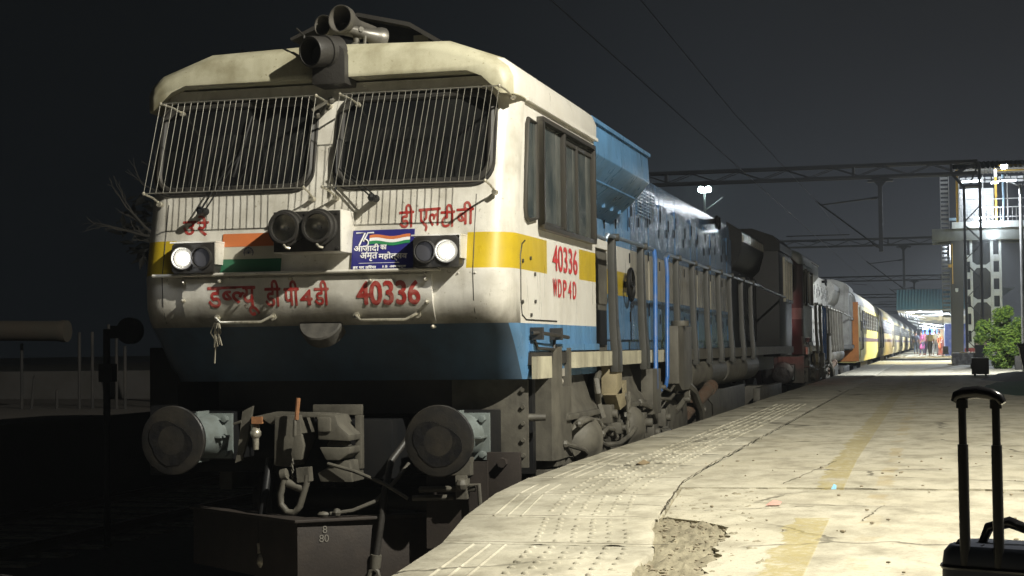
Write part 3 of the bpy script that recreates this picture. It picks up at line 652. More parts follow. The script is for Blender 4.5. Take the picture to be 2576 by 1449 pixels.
    for yy in (14.25, 15.72, 17.95, 19.2, 20.4, 21.6, 22.8, 24.2, 25.5):
        sw_ = 1.0 if yy < 17 else .55
        mb = MB(); mb.loft([[(-2.80 + dx, Y(yy - w_), z), (-2.735 + dx, Y(yy - w_), z), (-2.735 + dx, Y(yy + w_), z), (-2.80 + dx, Y(yy + w_), z)] for z, w_, dx in ((1.50, .12 * sw_, .03), (1.68, .11 * sw_, .03), (1.95, .075 * sw_, .01), (2.45, .06 * sw_, 0), (2.68, .04 * sw_, 0))])
        mb.cyl((-2.80, Y(yy), 2.695), (-2.70, Y(yy), 2.695), .035, n=10)
        mb.build('stanchion', P['post'], t, bevel=.006)
    # ---- bogies
    def bogie(yc, sgn):
        b = MB(); b.box(-2.98, -2.86, Y(yc - 2.0), Y(yc + 2.0), .62, 1.0); b.box(-5.58, -5.46, Y(yc - 2.0), Y(yc + 2.0), .62, 1.0)
        b.box(-5.5, -2.95, Y(yc - .3), Y(yc + .3), .6, 1.0)
        fr = b.build('bogie_frame', M_dirt, t, bevel=.02)
        for k in (-1, 0, 1):
            q = MB()
            for xx in (CX - .80, CX + .80): q.lathe((xx - .065, Y(yc + k * 1.85), .546), (xx + .065, Y(yc + k * 1.85), .546), [(0, .50), (.02, .55), (.25, .56), (.3, .546), (1, .546)], 32)
            q.cyl((CX - 1.1, Y(yc + k * 1.85), .546), (CX + 1.1, Y(yc + k * 1.85), .546), .09, n=14); q.build('wheelset', M_dirtdk, t)
            q = MB(); q.box(-2.95, -2.80, Y(yc + k * 1.85 - .22), Y(yc + k * 1.85 + .22), .42, .80); q.lathe((-2.80, Y(yc + k * 1.85), .56), (-2.74, Y(yc + k * 1.85), .56), [(0, .15), (.7, .14), (1, .1)], 18); q.build('axle_box', M_dirt, t, bevel=.012)
    bogie(14.1, 1); bogie(29.6, -1)
    # cone mounts above the bogie, brake cylinders, hoses, sand pipes
    for yy in (13.05, 15.35):
        mb = MB(); z0, z1 = 1.20, 1.56
        mb.loft([[(-3.2, Y(yy - a), z), (-2.84 + d, Y(yy - a), z), (-2.84 + d, Y(yy + a), z), (-3.2, Y(yy + a), z)] for z, a, d in ((z0, .62, .06), (z0 + .05, .60, .04), (z0 + .10, .52, .0), (z1, .40 if yy < 14 else .34, -.06))])
        mb.box(-3.2, -2.76, Y(yy - .66), Y(yy + .66), z0 - .045, z0); mb.box(-3.2, -2.80, Y(yy - .60), Y(yy + .60), z0 - .13, z0 - .08); mb.build('cone_mount', M_dirt, t, bevel=.006)
    for yy, l_ in ((12.95, .34), (14.95, .36)):
        mb = MB(); mb.lathe((-2.98, Y(yy), .985), (-2.66, Y(yy - .20), .985), [(0, .15), (.05, .17), (.75, .175), (.8, .19), (.86, .19), (.88, .16), (1, .10), (1.03, .03)], 24)
        bc = mb.build('brake_cylinder', M_dirt, t)
        mb = MB(); mb.box(-3.0, -2.84, Y(yy + .25), Y(yy + 1.0), .72, 1.12); mb.build('cylinder_bracket', M_dirt, t, bevel=.02)
    mb = MB(); mb.box(-2.86, -2.79, Y(12.5), Y(16.9), .58, .86); mb.box(-2.86, -2.80, Y(13.6), Y(14.3), .86, 1.15); mb.prism([(-2.86, Y(15.8), .86), (-2.86, Y(17.1), .86), (-2.86, Y(17.0), 1.12), (-2.86, Y(16.6), 1.22), (-2.86, Y(15.9), 1.22)], (.06, 0, 0)); mb.build('bogie_side_plate', M_dirt, t, bevel=.01)
    hoses = [([(-2.80, 13.75, 1.50), (-2.78, 13.55, 1.44), (-2.76, 13.50, 1.34), (-2.78, 13.62, 1.25), (-2.74, 13.62, 1.12)], .028), ([(-2.76, 13.2, .99), (-2.70, 13.5, .90), (-2.68, 14.0, .88), (-2.68, 14.5, .92), (-2.66, 14.8, 1.0)], .022), ([(-2.80, 13.1, 1.14), (-2.74, 13.6, 1.04), (-2.72, 13.95, .95), (-2.74, 14.1, .88)], .026),
             ([(-2.76, 18.2, 1.34), (-2.72, 18.8, 1.20), (-2.70, 19.2, .98), (-2.72, 19.4, .80)], .055), ([(-2.8, 18.0, 1.0), (-2.76, 18.3, 1.1), (-2.74, 18.7, 1.26), (-2.78, 19.0, 1.38)], .03), ([(-2.78, 16.4, 1.2), (-2.74, 17.2, 1.16), (-2.76, 17.9, 1.24)], .018),
             ([(-2.8, 14.6, 1.35), (-2.74, 14.55, 1.28), (-2.74, 14.7, 1.15), (-2.78, 14.65, 1.02)], .04)]
    for pth, r_ in hoses:
        mb = MB(); mb.tube([(a, Y(b), c) for a, b, c in pth], r_, 8); mb.build('pipe', M_dirt, t)
    rq = random.Random(17)
    extra = [([(-2.70, 13.35, 1.00), (-2.68, 13.5, 1.04), (-2.68, 13.75, 1.02), (-2.70, 13.95, .94)], .020), ([(-2.72, 12.55, 1.12), (-2.68, 12.75, 1.15), (-2.66, 13.0, 1.13), (-2.67, 13.15, 1.08)], .018),
             ([(-2.78, 15.6, 1.18), (-2.72, 15.9, 1.12), (-2.74, 16.3, .98), (-2.80, 16.5, .86)], .026), ([(-2.76, 16.5, 1.34), (-2.70, 17.0, 1.25), (-2.72, 17.4, 1.30), (-2.76, 17.7, 1.22)], .014), ([(-2.74, 17.9, 1.28), (-2.70, 18.2, 1.42), (-2.72, 18.5, 1.50), (-2.78, 18.8, 1.58)], .018),
             ([(-2.76, 18.5, 1.55), (-2.72, 18.55, 1.35), (-2.72, 18.5, 1.15)], .010), ([(-2.74, 19.9, 1.12), (-2.70, 20.3, 1.0), (-2.72, 20.5, .85)], .010), ([(-2.80, 15.0, .80), (-2.72, 15.5, .78), (-2.72, 16.2, .76), (-2.8, 16.8, .78)], .022), ([(-2.78, 12.3, .98), (-2.70, 12.6, .92), (-2.70, 12.9, .84)], .02)]
    for pth, r_ in extra:
        mb = MB(); mb.tube([(a, Y(b), c) for a, b, c in pth], r_, 8); mb.ball((pth[0][0], Y(pth[0][1]), pth[0][2]), r_ * 1.7, 8); mb.ball((pth[-1][0], Y(pth[-1][1]), pth[-1][2]), r_ * 1.7, 8); mb.build('pipe', M_dirt, t)
    for yy, zz, w_, h_ in ((13.75, .98, .10, .09), (13.95, 1.14, .14, .16), (14.35, 1.0, .12, .10), (15.75, .98, .16, .20), (16.2, .86, .22, .16), (16.9, .98, .14, .18), (17.25, .78, .2, .14), (12.75, .74, .12, .12), (14.2, .66, .2, .10), (19.6, .95, .16, .12), (16.6, 1.30, .10, .12), (18.3, 1.12, .12, .12)):
        mb = MB(); mb.box(-2.84, -2.74 + rq.uniform(-.02, .03), Y(yy - w_ / 2), Y(yy + w_ / 2), zz - h_ / 2, zz + h_ / 2); mb.cyl((-2.75, Y(yy), zz), (-2.68, Y(yy), zz), min(w_, h_) * .28, n=10); mb.build('valve', M_dirt, t, bevel=.008)
    for k in range(4):
        mb = MB(); yy = 14.62 - .02 * k; z0 = 1.24 - k * .085; mb.tube([(-2.70, Y(yy) + math.cos(a * .7854) * (.045 if k % 2 else .02), z0 + math.sin(a * .7854) * .065) for a in range(8)], .014, 6, closed=True); mb.build('chain_link', M_dirt, t)
    mb = MB(); mb.box(-2.86, -2.72, Y(14.15), Y(14.40), 1.30, 1.56); mb.prism([(-2.72, Y(14.10), 1.30), (-2.72, Y(14.62), 1.42), (-2.72, Y(14.62), 1.20), (-2.72, Y(14.30), 1.16)], (-.12, 0, 0)); mb.build('damper_bracket', mat('tan_dust', (.27, .23, .14), .7, gcol=(.1, .08, .05), gscale=8, gamt=.6), t, bevel=.006)
    mb = MB(); mb.box(-2.82, -2.70, Y(15.92), Y(16.42), 1.05, 1.50); mb.build('valve_box', M_dirt, t, bevel=.01)
    mb = MB(); mb.prism([(-2.66, Y(17.35), 1.94), (-2.66, Y(18.35), 1.94), (-2.66, Y(18.35), 1.34), (-2.66, Y(18.1), 1.24), (-2.66, Y(17.6), 1.24), (-2.66, Y(17.35), 1.32)], (-.14, 0, 0)); mb.cyl((-2.70, Y(17.75), 1.94), (-2.70, Y(17.75), 2.0), .10, n=16); mb.build('sand_box', M_dirt, t, bevel=.008)
    for (p, q) in ((19.0, 22.4), (22.7, 26.6)):
        mb = MB(); mb.lathe((-2.97, Y(p), 1.40), (-2.97, Y(q), 1.40), [(0, .02), (.0, .20), (.04, .225), (.5, .225), (.505, .232), (.515, .232), (.52, .225), (.96, .225), (1, .19), (1, .02)], 28); mb.build('air_reservoir', M_dirt, t)
    mb = MB(); pts = [(a * .96 - .0, b) for a, b in rrect(0, 0, .76, .70, .22, 5)]
    mb.loft([[(-3.0 + a * .55, Y(y_), .83 + b) for a, b in pts] for y_ in (17.5, 18.9)]); mb.box(-5.3, -2.92, Y(19.0), Y(25.9), .28, 1.12); mb.build('fuel_tank', M_dirt, t, bevel=.03)
    mb = MB(); mb.cyl((-2.84, Y(18.9), .92), (-2.70, Y(20.1), 1.20), .075, n=16); mb.cyl((-2.70, Y(20.05), 1.19), (-2.69, Y(20.18), 1.22), .085, n=16); mb.build('fuel_filler', mat('rust_pipe', (.09, .055, .035), .7, gcol=(.1, .09, .07), gscale=9, gamt=.7), t)
    # ---- buffers and coupler at the leading end
    for u in (-.978, .978):
        mb = MB(); x = CX + u
        mb.lathe((x, Y(11.12), 1.105), (x, Y(10.62), 1.105), [(0, .165), (.25, .16), (.5, .13), (.8, .115), (1, .16)], 28); bf = mb.build('buffer', M_sky, t)
        mb = MB(); mb.lathe((x, Y(10.63), 1.105), (x, Y(10.50), 1.105), [(0, .06), (.45, .12), (.55, .235), (.85, .243), (.93, .236), (1.0, .20), (1.06, .08), (1.07, .0)], 40, cap=False); mb.build('buffer_head', M_bufface, bf)
        mb = MB(); pa = [(.165 + .018 * math.sin(k * .5712 + u * 3) + .010 * math.sin(k * .8568 + 1) + .003 * math.sin(k * 2.5)) for k in range(22)]
        mb.prism([(x - .01 + math.cos(k * .2856) * pa[k], Y(10.4935), 1.085 + math.sin(k * .2856) * pa[k] * .92) for k in range(22)], (0, .004, 0)); mb.build('grease_patch', mat('black_grease', (.010, .010, .011), .3, gcol=(.03, .027, .02), gscale=12, gamt=.6, bump=.8, bscale=18), bf)
        mb = MB(); mb.box(x - .20, x + .20, Y(11.07), Y(11.10), .94, 1.27); 
        for a in (-.155, .155):
            for b in (.98, 1.23): mb.cyl((x + a, Y(11.07), b), (x + a, Y(11.02), b), .026, n=6)
        for a in (0, 1.5708, 3.1416, 4.712): mb.obox((x + math.cos(a) * .15, Y(11.0), 1.105 + math.sin(a) * .15), (math.cos(a) * .035, 0, math.sin(a) * .035), (0, .10, 0), (-math.sin(a) * .008, 0, math.cos(a) * .008))
        mb.build('buffer_flange', M_sky, bf, bevel=.004)
    if main:
        mb = MB()
        mb.box(-4.33, -3.96, Y(10.98), Y(11.02), 1.26, 1.335); mb.box(-4.00, -3.955, Y(10.95), Y(11.02), .88, 1.26); mb.build('coupler_pocket', M_dirt, t, bevel=.006)
        mb = MB(); mb.prism([(-4.55, Y(10.80), 1.26), (-4.36, Y(10.80), 1.27), (-4.345, Y(10.80), 1.10), (-4.44, Y(10.80), .90), (-4.56, Y(10.80), .91)], (0, .3, 0)); mb.build('coupler_jaw', M_dirt, t, bevel=.015)
        mb = MB(); mb.prism([(-4.20, Y(10.72), 1.28), (-4.06, Y(10.72), 1.27), (-4.04, Y(10.72), 1.20), (-3.955, Y(10.72), 1.13), (-3.96, Y(10.72), 1.09), (-4.19, Y(10.72), 1.10)], (0, .3, 0)); mb.prism([(-4.19, Y(10.74), 1.045), (-3.96, Y(10.74), 1.045), (-3.965, Y(10.74), 1.0), (-4.04, Y(10.74), .955), (-4.14, Y(10.74), .955)], (0, .28, 0)); mb.cyl((-4.08, Y(10.85), 1.09), (-4.08, Y(10.85), 1.05), .07, .09, 12)
        mb.prism([(-4.06, Y(10.78), .95), (-3.98, Y(10.78), .95), (-3.96, Y(10.78), .80), (-4.20, Y(10.78), .80), (-4.22, Y(10.78), .86)], (0, .26, 0)); mb.box(-4.185, -4.09, Y(10.70), Y(10.722), 1.155, 1.255)
        mb.build('coupler_knuckle', M_dirt, t, bevel=.012)
        mb = MB(); mb.prism([(-4.76, Y(10.85), 1.25), (-4.56, Y(10.85), 1.29), (-4.30, Y(10.85), 1.285), (-4.10, Y(10.85), 1.28), (-4.10, Y(10.85), 1.25), (-4.34, Y(10.85), 1.25), (-4.54, Y(10.85), 1.22), (-4.60, Y(10.85), 1.20), (-4.66, Y(10.85), 1.235), (-4.76, Y(10.85), 1.20)], (0, .06, 0)); mb.build('coupler_yoke', M_dirt, t, bevel=.004)
        mb = MB(); mb.box(-4.74, -4.66, Y(10.83), Y(10.9), 1.205, 1.255); mb.build('yellow_block', M_orange, t)
        mb = MB(); mb.prism([(-4.84, Y(10.9), 1.29), (-4.76, Y(10.9), 1.33), (-4.80, Y(10.9), 1.10), (-4.85, Y(10.9), .94), (-4.90, Y(10.9), .92), (-4.88, Y(10.9), 1.0)], (0, .03, 0)); mb.tube([(-4.9, Y(10.88), 1.20), (-4.84, Y(10.88), 1.22)], .01, 6); mb.build('side_bracket', M_dirt, t)
        mb = MB(); mb.tube([(-4.35, Y(10.72), 1.24), (-4.335, Y(10.72), 1.39)], .016, 8); mb.build('release_rod_tip', M_orange, t)
        mb = MB(); mb.tube([(-4.36, Y(10.72), 1.24), (-4.365, Y(10.72), 1.12)], .015, 8)
        mb.prism([(-4.36, Y(10.70), 1.13), (-4.31, Y(10.70), 1.14), (-4.29, Y(10.70), 1.06), (-4.31, Y(10.70), .96), (-4.38, Y(10.70), .96), (-4.385, Y(10.70), 1.0)], (0, .04, 0)); mb.build('release_lever', M_dirt, t, bevel=.008)
        mb = MB()
        for k in range(9):
            z = .955 - k * .022; d = (.009, 0) if k % 2 else (0, .009)
            mb.tube([(-4.365 + d[0], Y(10.68 + d[1]), z), (-4.365, Y(10.68), z + .014), (-4.365 - d[0], Y(10.68 - d[1]), z), (-4.365, Y(10.68), z - .014)], .0035, 5, closed=True)
        mb.build('chain', M_dirt, t)
        mb = MB(); a = [( -4.415, .86), (-4.425, .80), (-4.45, .72), (-4.445, .65), (-4.40, .60), (-4.345, .595), (-4.305, .64), (-4.28, .72), (-4.255, .80), (-4.25, .86)]
        mb.tube([(x, Y(10.66), z) for x, z in a], .024, 10); mb.cyl((-4.44, Y(10.66), .855), (-4.40, Y(10.66), .865), .04, n=14); mb.obox((-4.275, Y(10.68), .86), (.045, 0, .004), (0, .04, 0), (-.004, 0, .05)); mb.cyl((-4.40, Y(10.67), .80), (-4.26, Y(10.67), .75), .03, n=12); mb.build('shackle', M_dirt, t)
        # hoses with cocks
        mb = MB(); mb.cyl((-4.74, Y(10.9), 1.20), (-4.72, Y(10.86), 1.145), .035, .03, 12); mb.ball((-4.715, Y(10.85), 1.135), .042, 10); mb.cyl((-4.715, Y(10.85), 1.10), (-4.715, Y(10.85), 1.02), .025, .02, 10); mb.build('air_cock', M_silver, t)
        mb = MB(); mb.tube([(-4.63, Y(10.9), .95), (-4.61, Y(10.78), .75), (-4.63, Y(10.74), .55), (-4.63, Y(10.74), .36)], .028, 10); hs = mb.build('brake_hose', M_black, t)
        mb = MB(); mb.cyl((-4.63, Y(10.74), .37), (-4.62, Y(10.73), .30), .032, n=12); mb.ball((-4.61, Y(10.72), .25), .045, 10, (1, 1, 1.3)); mb.tube([(-4.62, Y(10.72), .30), (-4.57, Y(10.70), .28), (-4.57, Y(10.70), .24)], .01, 6); mb.build('hose_coupling', M_silver, hs)
        mb = MB(); mb.tube([(-3.60, Y(11.0), 1.12), (-3.68, Y(10.80), .95), (-3.70, Y(10.72), .75), (-3.72, Y(10.70), .55), (-3.76, Y(10.70), .30)], .024, 10); hs = mb.build('brake_hose', M_dirtdk, t)
        mb = MB(); mb.cyl((-3.76, Y(10.70), .31), (-3.77, Y(10.70), .22), .04, .036, 12); mb.tube([(-3.77 + .035 * math.cos(a), Y(10.68), .165 + .05 * math.sin(a)) for a in (x * .7854 for x in range(8))], .016, 6, closed=True); mb.build('hose_coupling', M_dirt, hs)
        mb = MB(); mb.tube([(-4.13, Y(10.75), .93), (-3.92, Y(10.72), .88), (-3.70, Y(10.70), .80), (-3.52, Y(10.68), .70)], .013, 8); mb.build('uncoupling_rod', M_dirt, t)
        mb = MB(); mb.tube([(-3.45, Y(10.72), .76), (-3.05, Y(10.72), .77)], .022, 8); mb.tube([(-3.50, Y(10.72), .70), (-3.20, Y(10.72), .71)], .02, 8); mb.box(-3.22, -3.08, Y(10.70), Y(10.80), .86, .98); mb.box(-3.18, -3.10, Y(10.68), Y(10.76), .70, .86); mb.tube([(-3.09, Y(10.70), .79), (-3.02, Y(10.70), .80), (-3.01, Y(10.70), .64)], .016, 6); mb.ball((-3.13, Y(10.67), .80), .045, 8); mb.build('lever_mechanism', M_dirt, t, bevel=.004)
        # ribbed cable hanging to the guard shelf
        mb = MB(); mb.tube([(-3.60, Y(10.95), .92), (-3.66, Y(10.8), .80), (-3.76, Y(10.7), .68), (-3.90, Y(10.62), .62), (-4.05, Y(10.58), .60)], .014, 8); mb.ball((-4.0, Y(10.58), .61), .03, 8); mb.ball((-4.10, Y(10.58), .595), .03, 8, (1.5, 1, .7)); mb.build('jumper_cable', M_dirt, t)
        # rail guard
        mb = MB(); mb.prism([(CX, Y(10.36), .555), (CX + 1.2, Y(11.22), .555), (CX + 1.2, Y(11.36), .555), (CX, Y(10.56), .555), (CX - 1.2, Y(11.36), .555), (CX - 1.2, Y(11.22), .555)], (0, 0, .02)); mb.prism([(CX, Y(10.40), .14), (CX + 1.2, Y(11.30), .14), (CX + 1.2, Y(11.32), .14), (CX, Y(10.42), .14), (CX - 1.2, Y(11.32), .14), (CX - 1.2, Y(11.30), .14)], (0, 0, .415)); mb.box(CX + 1.18, CX + 1.42, Y(10.98), Y(11.02), .45, 1.0); mb.build('rail_guard', M_rust, t, bevel=.003)
        mb = MB(); mb.cyl((CX + 1.30, Y(10.98), .93), (CX + 1.30, Y(10.93), .93), .035, n=6); mb.build('guard_bolt', M_rust, t)
        mb = MB(); mb.box(-3.42, -2.98, Y(10.78), Y(10.80), .35, .95); mb.build('guard_plate', M_rust, t)
        mb = MB(); place_text(mb, '8', (-4.075, Y(10.50), .475), (1, .75, 0), (0, 0, 1), .05); place_text(mb, '80', (-4.095, Y(10.487), .415), (1, .75, 0), (0, 0, 1), .05); mb.build('chalk_marks', mat('chalk', (.16, .15, .13), .9), t)
    return t

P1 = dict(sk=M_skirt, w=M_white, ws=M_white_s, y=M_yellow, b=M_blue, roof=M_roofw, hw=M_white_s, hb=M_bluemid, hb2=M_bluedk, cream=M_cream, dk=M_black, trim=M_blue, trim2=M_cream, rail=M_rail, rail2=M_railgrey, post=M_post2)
loco1 = build_loco(0, True, 'leading diesel locomotive in white, yellow and blue with lit headlamps at the platform edge', P1)
G1 = mat('grey_cab_paint', (.20, .22, .20), .5, gcol=(.10, .10, .09), gamt=.5, streak=.4)
G2 = mat('pale_hood_paint', (.36, .36, .33), .6, gcol=(.09, .08, .07), gamt=.7, streak=.6)
G3 = mat('dark_end_paint', (.07, .055, .055), .5)
P2 = dict(sk=G3, w=G3, ws=G1, y=G1, b=G1, roof=G1, hw=G2, hb=G2, hb2=G2, cream=G2, dk=G2, trim=G2, trim2=G2, rail=M_rail, rail2=G2, post=M_dirt)
loco2 = build_loco(25.6, False, 'second diesel locomotive with grey cab and pale hood, coupled behind the leading one', P2)

# ================================================================== coaches
def coach_proto(Y0, body, name_label):
    t = thing('coach', (CX, Y0, 0), name_label, 'coach', 'coaches of the train')
    L_ = 23.6
    sec = [(1.50, 1.05), (1.60, 1.35), (1.62, 2.2), (1.60, 2.9), (1.54, 3.15)]
    A = [(CX + u, Y0, z) for u, z in sec] + [(CX - u, Y0, z) for u, z in sec[::-1]]
    n = len(A); q = MB(); q.add(A + [(x, Y0 + L_, z) for x, y, z in A], [(i, (i + 1) % n, n + (i + 1) % n, n + i) for i in range(n)] + [tuple(range(n))[::-1], tuple(range(n, 2 * n))])
    q.build('body', body, t)
    sec = [(1.55, 3.151), (1.50, 3.42), (1.25, 3.68), (.8, 3.84), (0, 3.90)]
    A = [(CX + u, Y0, z) for u, z in sec] + [(CX - u, Y0, z) for u, z in sec[-2::-1]]; n = len(A)
    q = MB(); q.add(A + [(x, Y0 + L_, z) for x, y, z in A], [(i, (i + 1) % n, n + (i + 1) % n, n + i) for i in range(n)] + [tuple(range(n))[::-1], tuple(range(n, 2 * n))])
    q.build('roof', mat('coach_roof', (.30, .30, .28), .7, gcol=(.15, .14, .12), gscale=1.0, gamt=.5), t)
    q = MB(); q.box(CX + 1.606, CX + 1.626, Y0 + .4, Y0 + L_ - .4, 1.80, 1.95); q.build('stripe', mat('maroon_stripe', (.10, .04, .07), .5), t)
    for i in range(9):
        y = Y0 + 3.2 + i * 1.98
        q = MB(); q.box(CX + 1.61, CX + 1.628, y, y + 1.15, 2.30, 2.92); w = q.build('window', M_cglass, t)
        q = MB()
        for k in range(4): q.box(CX + 1.629, CX + 1.64, y, y + 1.15, 2.36 + k * .15, 2.385 + k * .15)
        for yy in (y - .03, y + 1.12): q.box(CX + 1.612, CX + 1.645, yy, yy + .05, 2.26, 2.96)
        q.build('bars', M_alu, w)
    for y in (Y0 + 1.2, Y0 + L_ - 2.0):
        q = MB(); q.box(CX + 1.612, CX + 1.63, y, y + .8, 1.2, 3.1); d = q.build('door', mat('coach_door', (.50, .44, .22), .5, gamt=.4), t)
        q = MB(); q.box(CX + 1.631, CX + 1.645, y + .2, y + .6, 2.2, 2.85); q.build('pane', M_cglass, d)
        for yy in (y - .12, y + .9):
            q = MB(); q.tube([(CX + 1.62, yy, 1.5), (CX + 1.68, yy, 1.55), (CX + 1.68, yy, 2.5), (CX + 1.62, yy, 2.55)], .018, 6); q.build('handrail', M_alu, t)
    q = MB()
    for y in (Y0 + 3.6, Y0 + L_ - 3.6):
        q.box(CX - 1.2, CX + 1.3, y - 1.3, y + 1.3, .55, .9)
        for k in (-1, 1):
            for xx in (CX - .8, CX + .8): q.cyl((xx - .06, y + k * 1.28, .45), (xx + .06, y + k * 1.28, .45), .45, n=20)
    q.box(CX - 1.3, CX + 1.3, Y0 + 8, Y0 + 15, .5, 1.04); q.build('running_gear', M_dirtdk, t)
    q = MB()
    for yy, s in ((Y0, -1), (Y0 + L_, 1)): q.box(CX - .65, CX + .65, yy, yy + s * .35, 1.0, 3.3)
    q.build('gangway', M_rubber, t)
    return t
M_c1 = mat('lemon_coach_paint', (.66, .60, .22), .65, gcol=(.3, .25, .1), gscale=1.2, gamt=.35, streak=.3)
M_c2 = mat('beige_coach_paint', (.62, .50, .23), .6, gcol=(.2, .17, .12), gscale=1.0, gamt=.4, streak=.35)
M_oend = mat('redlit_end_paint', (.65, .24, .05), .5, gcol=(.1, .04, .02), gamt=.4)  # orange puts red tail lamp light into the wall colour
c1 = coach_proto(59.0, M_c1, 'lemon yellow coach, its end wall coloured as if lit orange, first behind the two locomotives')
q = MB(); q.box(CX - 1.60, CX + 1.605, 58.94, 58.995, 1.1, 3.2); q.box(CX - .7, CX + .7, 58.6, 58.935, 1.0, 3.3); q.build('end_wall', M_oend, c1)
q = MB()
for y in (63.6, 64.9):
    for z in (2.62, 2.1): q.box(CX + 1.63, CX + 1.638, y, y + .5, z, z + .35)
place_text(q, 'कोच', (CX + 1.645, 66.0, 2.0), (0, 1, 0), (0, 0, 1), .5, 1.1) if False else None
q.build('notice_panel', mat('dark_yellow_notice', (.25, .2, .06), .6), c1)
c2 = coach_proto(83.4, M_c2, 'grey beige coach with barred windows, directly behind the lemon yellow coach')
ords = ['third', 'fourth', 'fifth', 'sixth', 'seventh', 'eighth']
for i in range(6):
    c = copy_tree(c2); c.location = (CX, 83.4 + 24.4 * (i + 1), 0)
    c['label'] = '%s coach of the train counted from the locomotives, beige with a maroon stripe' % ords[i]

# ================================================================== ground, tracks, platform
PZ = 0.885
M_ground = mat('dark_ballast', (.035, .032, .028), .9, gcol=(.012, .011, .01), gscale=20, gamt=.9, bump=.8, bscale=14)
q = MB(); q.add([(-400, -60, -.12), (400, -60, -.12), (400, 900, -.12), (-400, 900, -.12)], [(0, 1, 2, 3)]); tagit(q.build('ground', M_ground), kind='structure')
def rail_track(xc, lab):
    t = thing('railway_track', (xc, 0, -.1), lab, 'railway track')
    for s in (-.838, .838):
        q = MB(); pr = [(-.07, -.10), (.07, -.10), (.02, -.08), (.015, -.03), (.036, -.02), (.036, 0), (-.036, 0), (-.036, -.02), (-.015, -.03), (-.02, -.08)]
        q.prism([(xc + s + a, -20, b * 1.0) for a, b in pr], (0, 420, 0)); q.build('rail', mat('rail_steel', (.12, .09, .07), .4, .7, gcol=(.1, .05, .03), gscale=6, gamt=.7), t)
    q = MB()
    for k in range(90): q.box(xc - 1.3, xc + 1.3, -3 + k * .65, -2.75 + k * .65, -.118, -.098)
    q.build('sleepers', M_cream, t); t.children[-1]['kind'] = 'stuff'
rail_track(CX, 'pair of steel rails on sleepers under the train')
rail_track(CX - 4.7, 'dark empty track beyond the train')

EDGE = [(-20, -1.30), (0, -1.45), (4.4, -1.80), (5.77, -1.96), (6.69, -2.06), (7.76, -2.27), (8.94, -2.44), (9.8, -2.52), (11.4, -2.55), (14, -2.545), (420, -2.545)]
def ex(y):
    for (a, b), (c, d) in zip(EDGE, EDGE[1:]):
        if y <= c: return b + (d - b) * (y - a) / (c - a)
    return EDGE[-1][1]

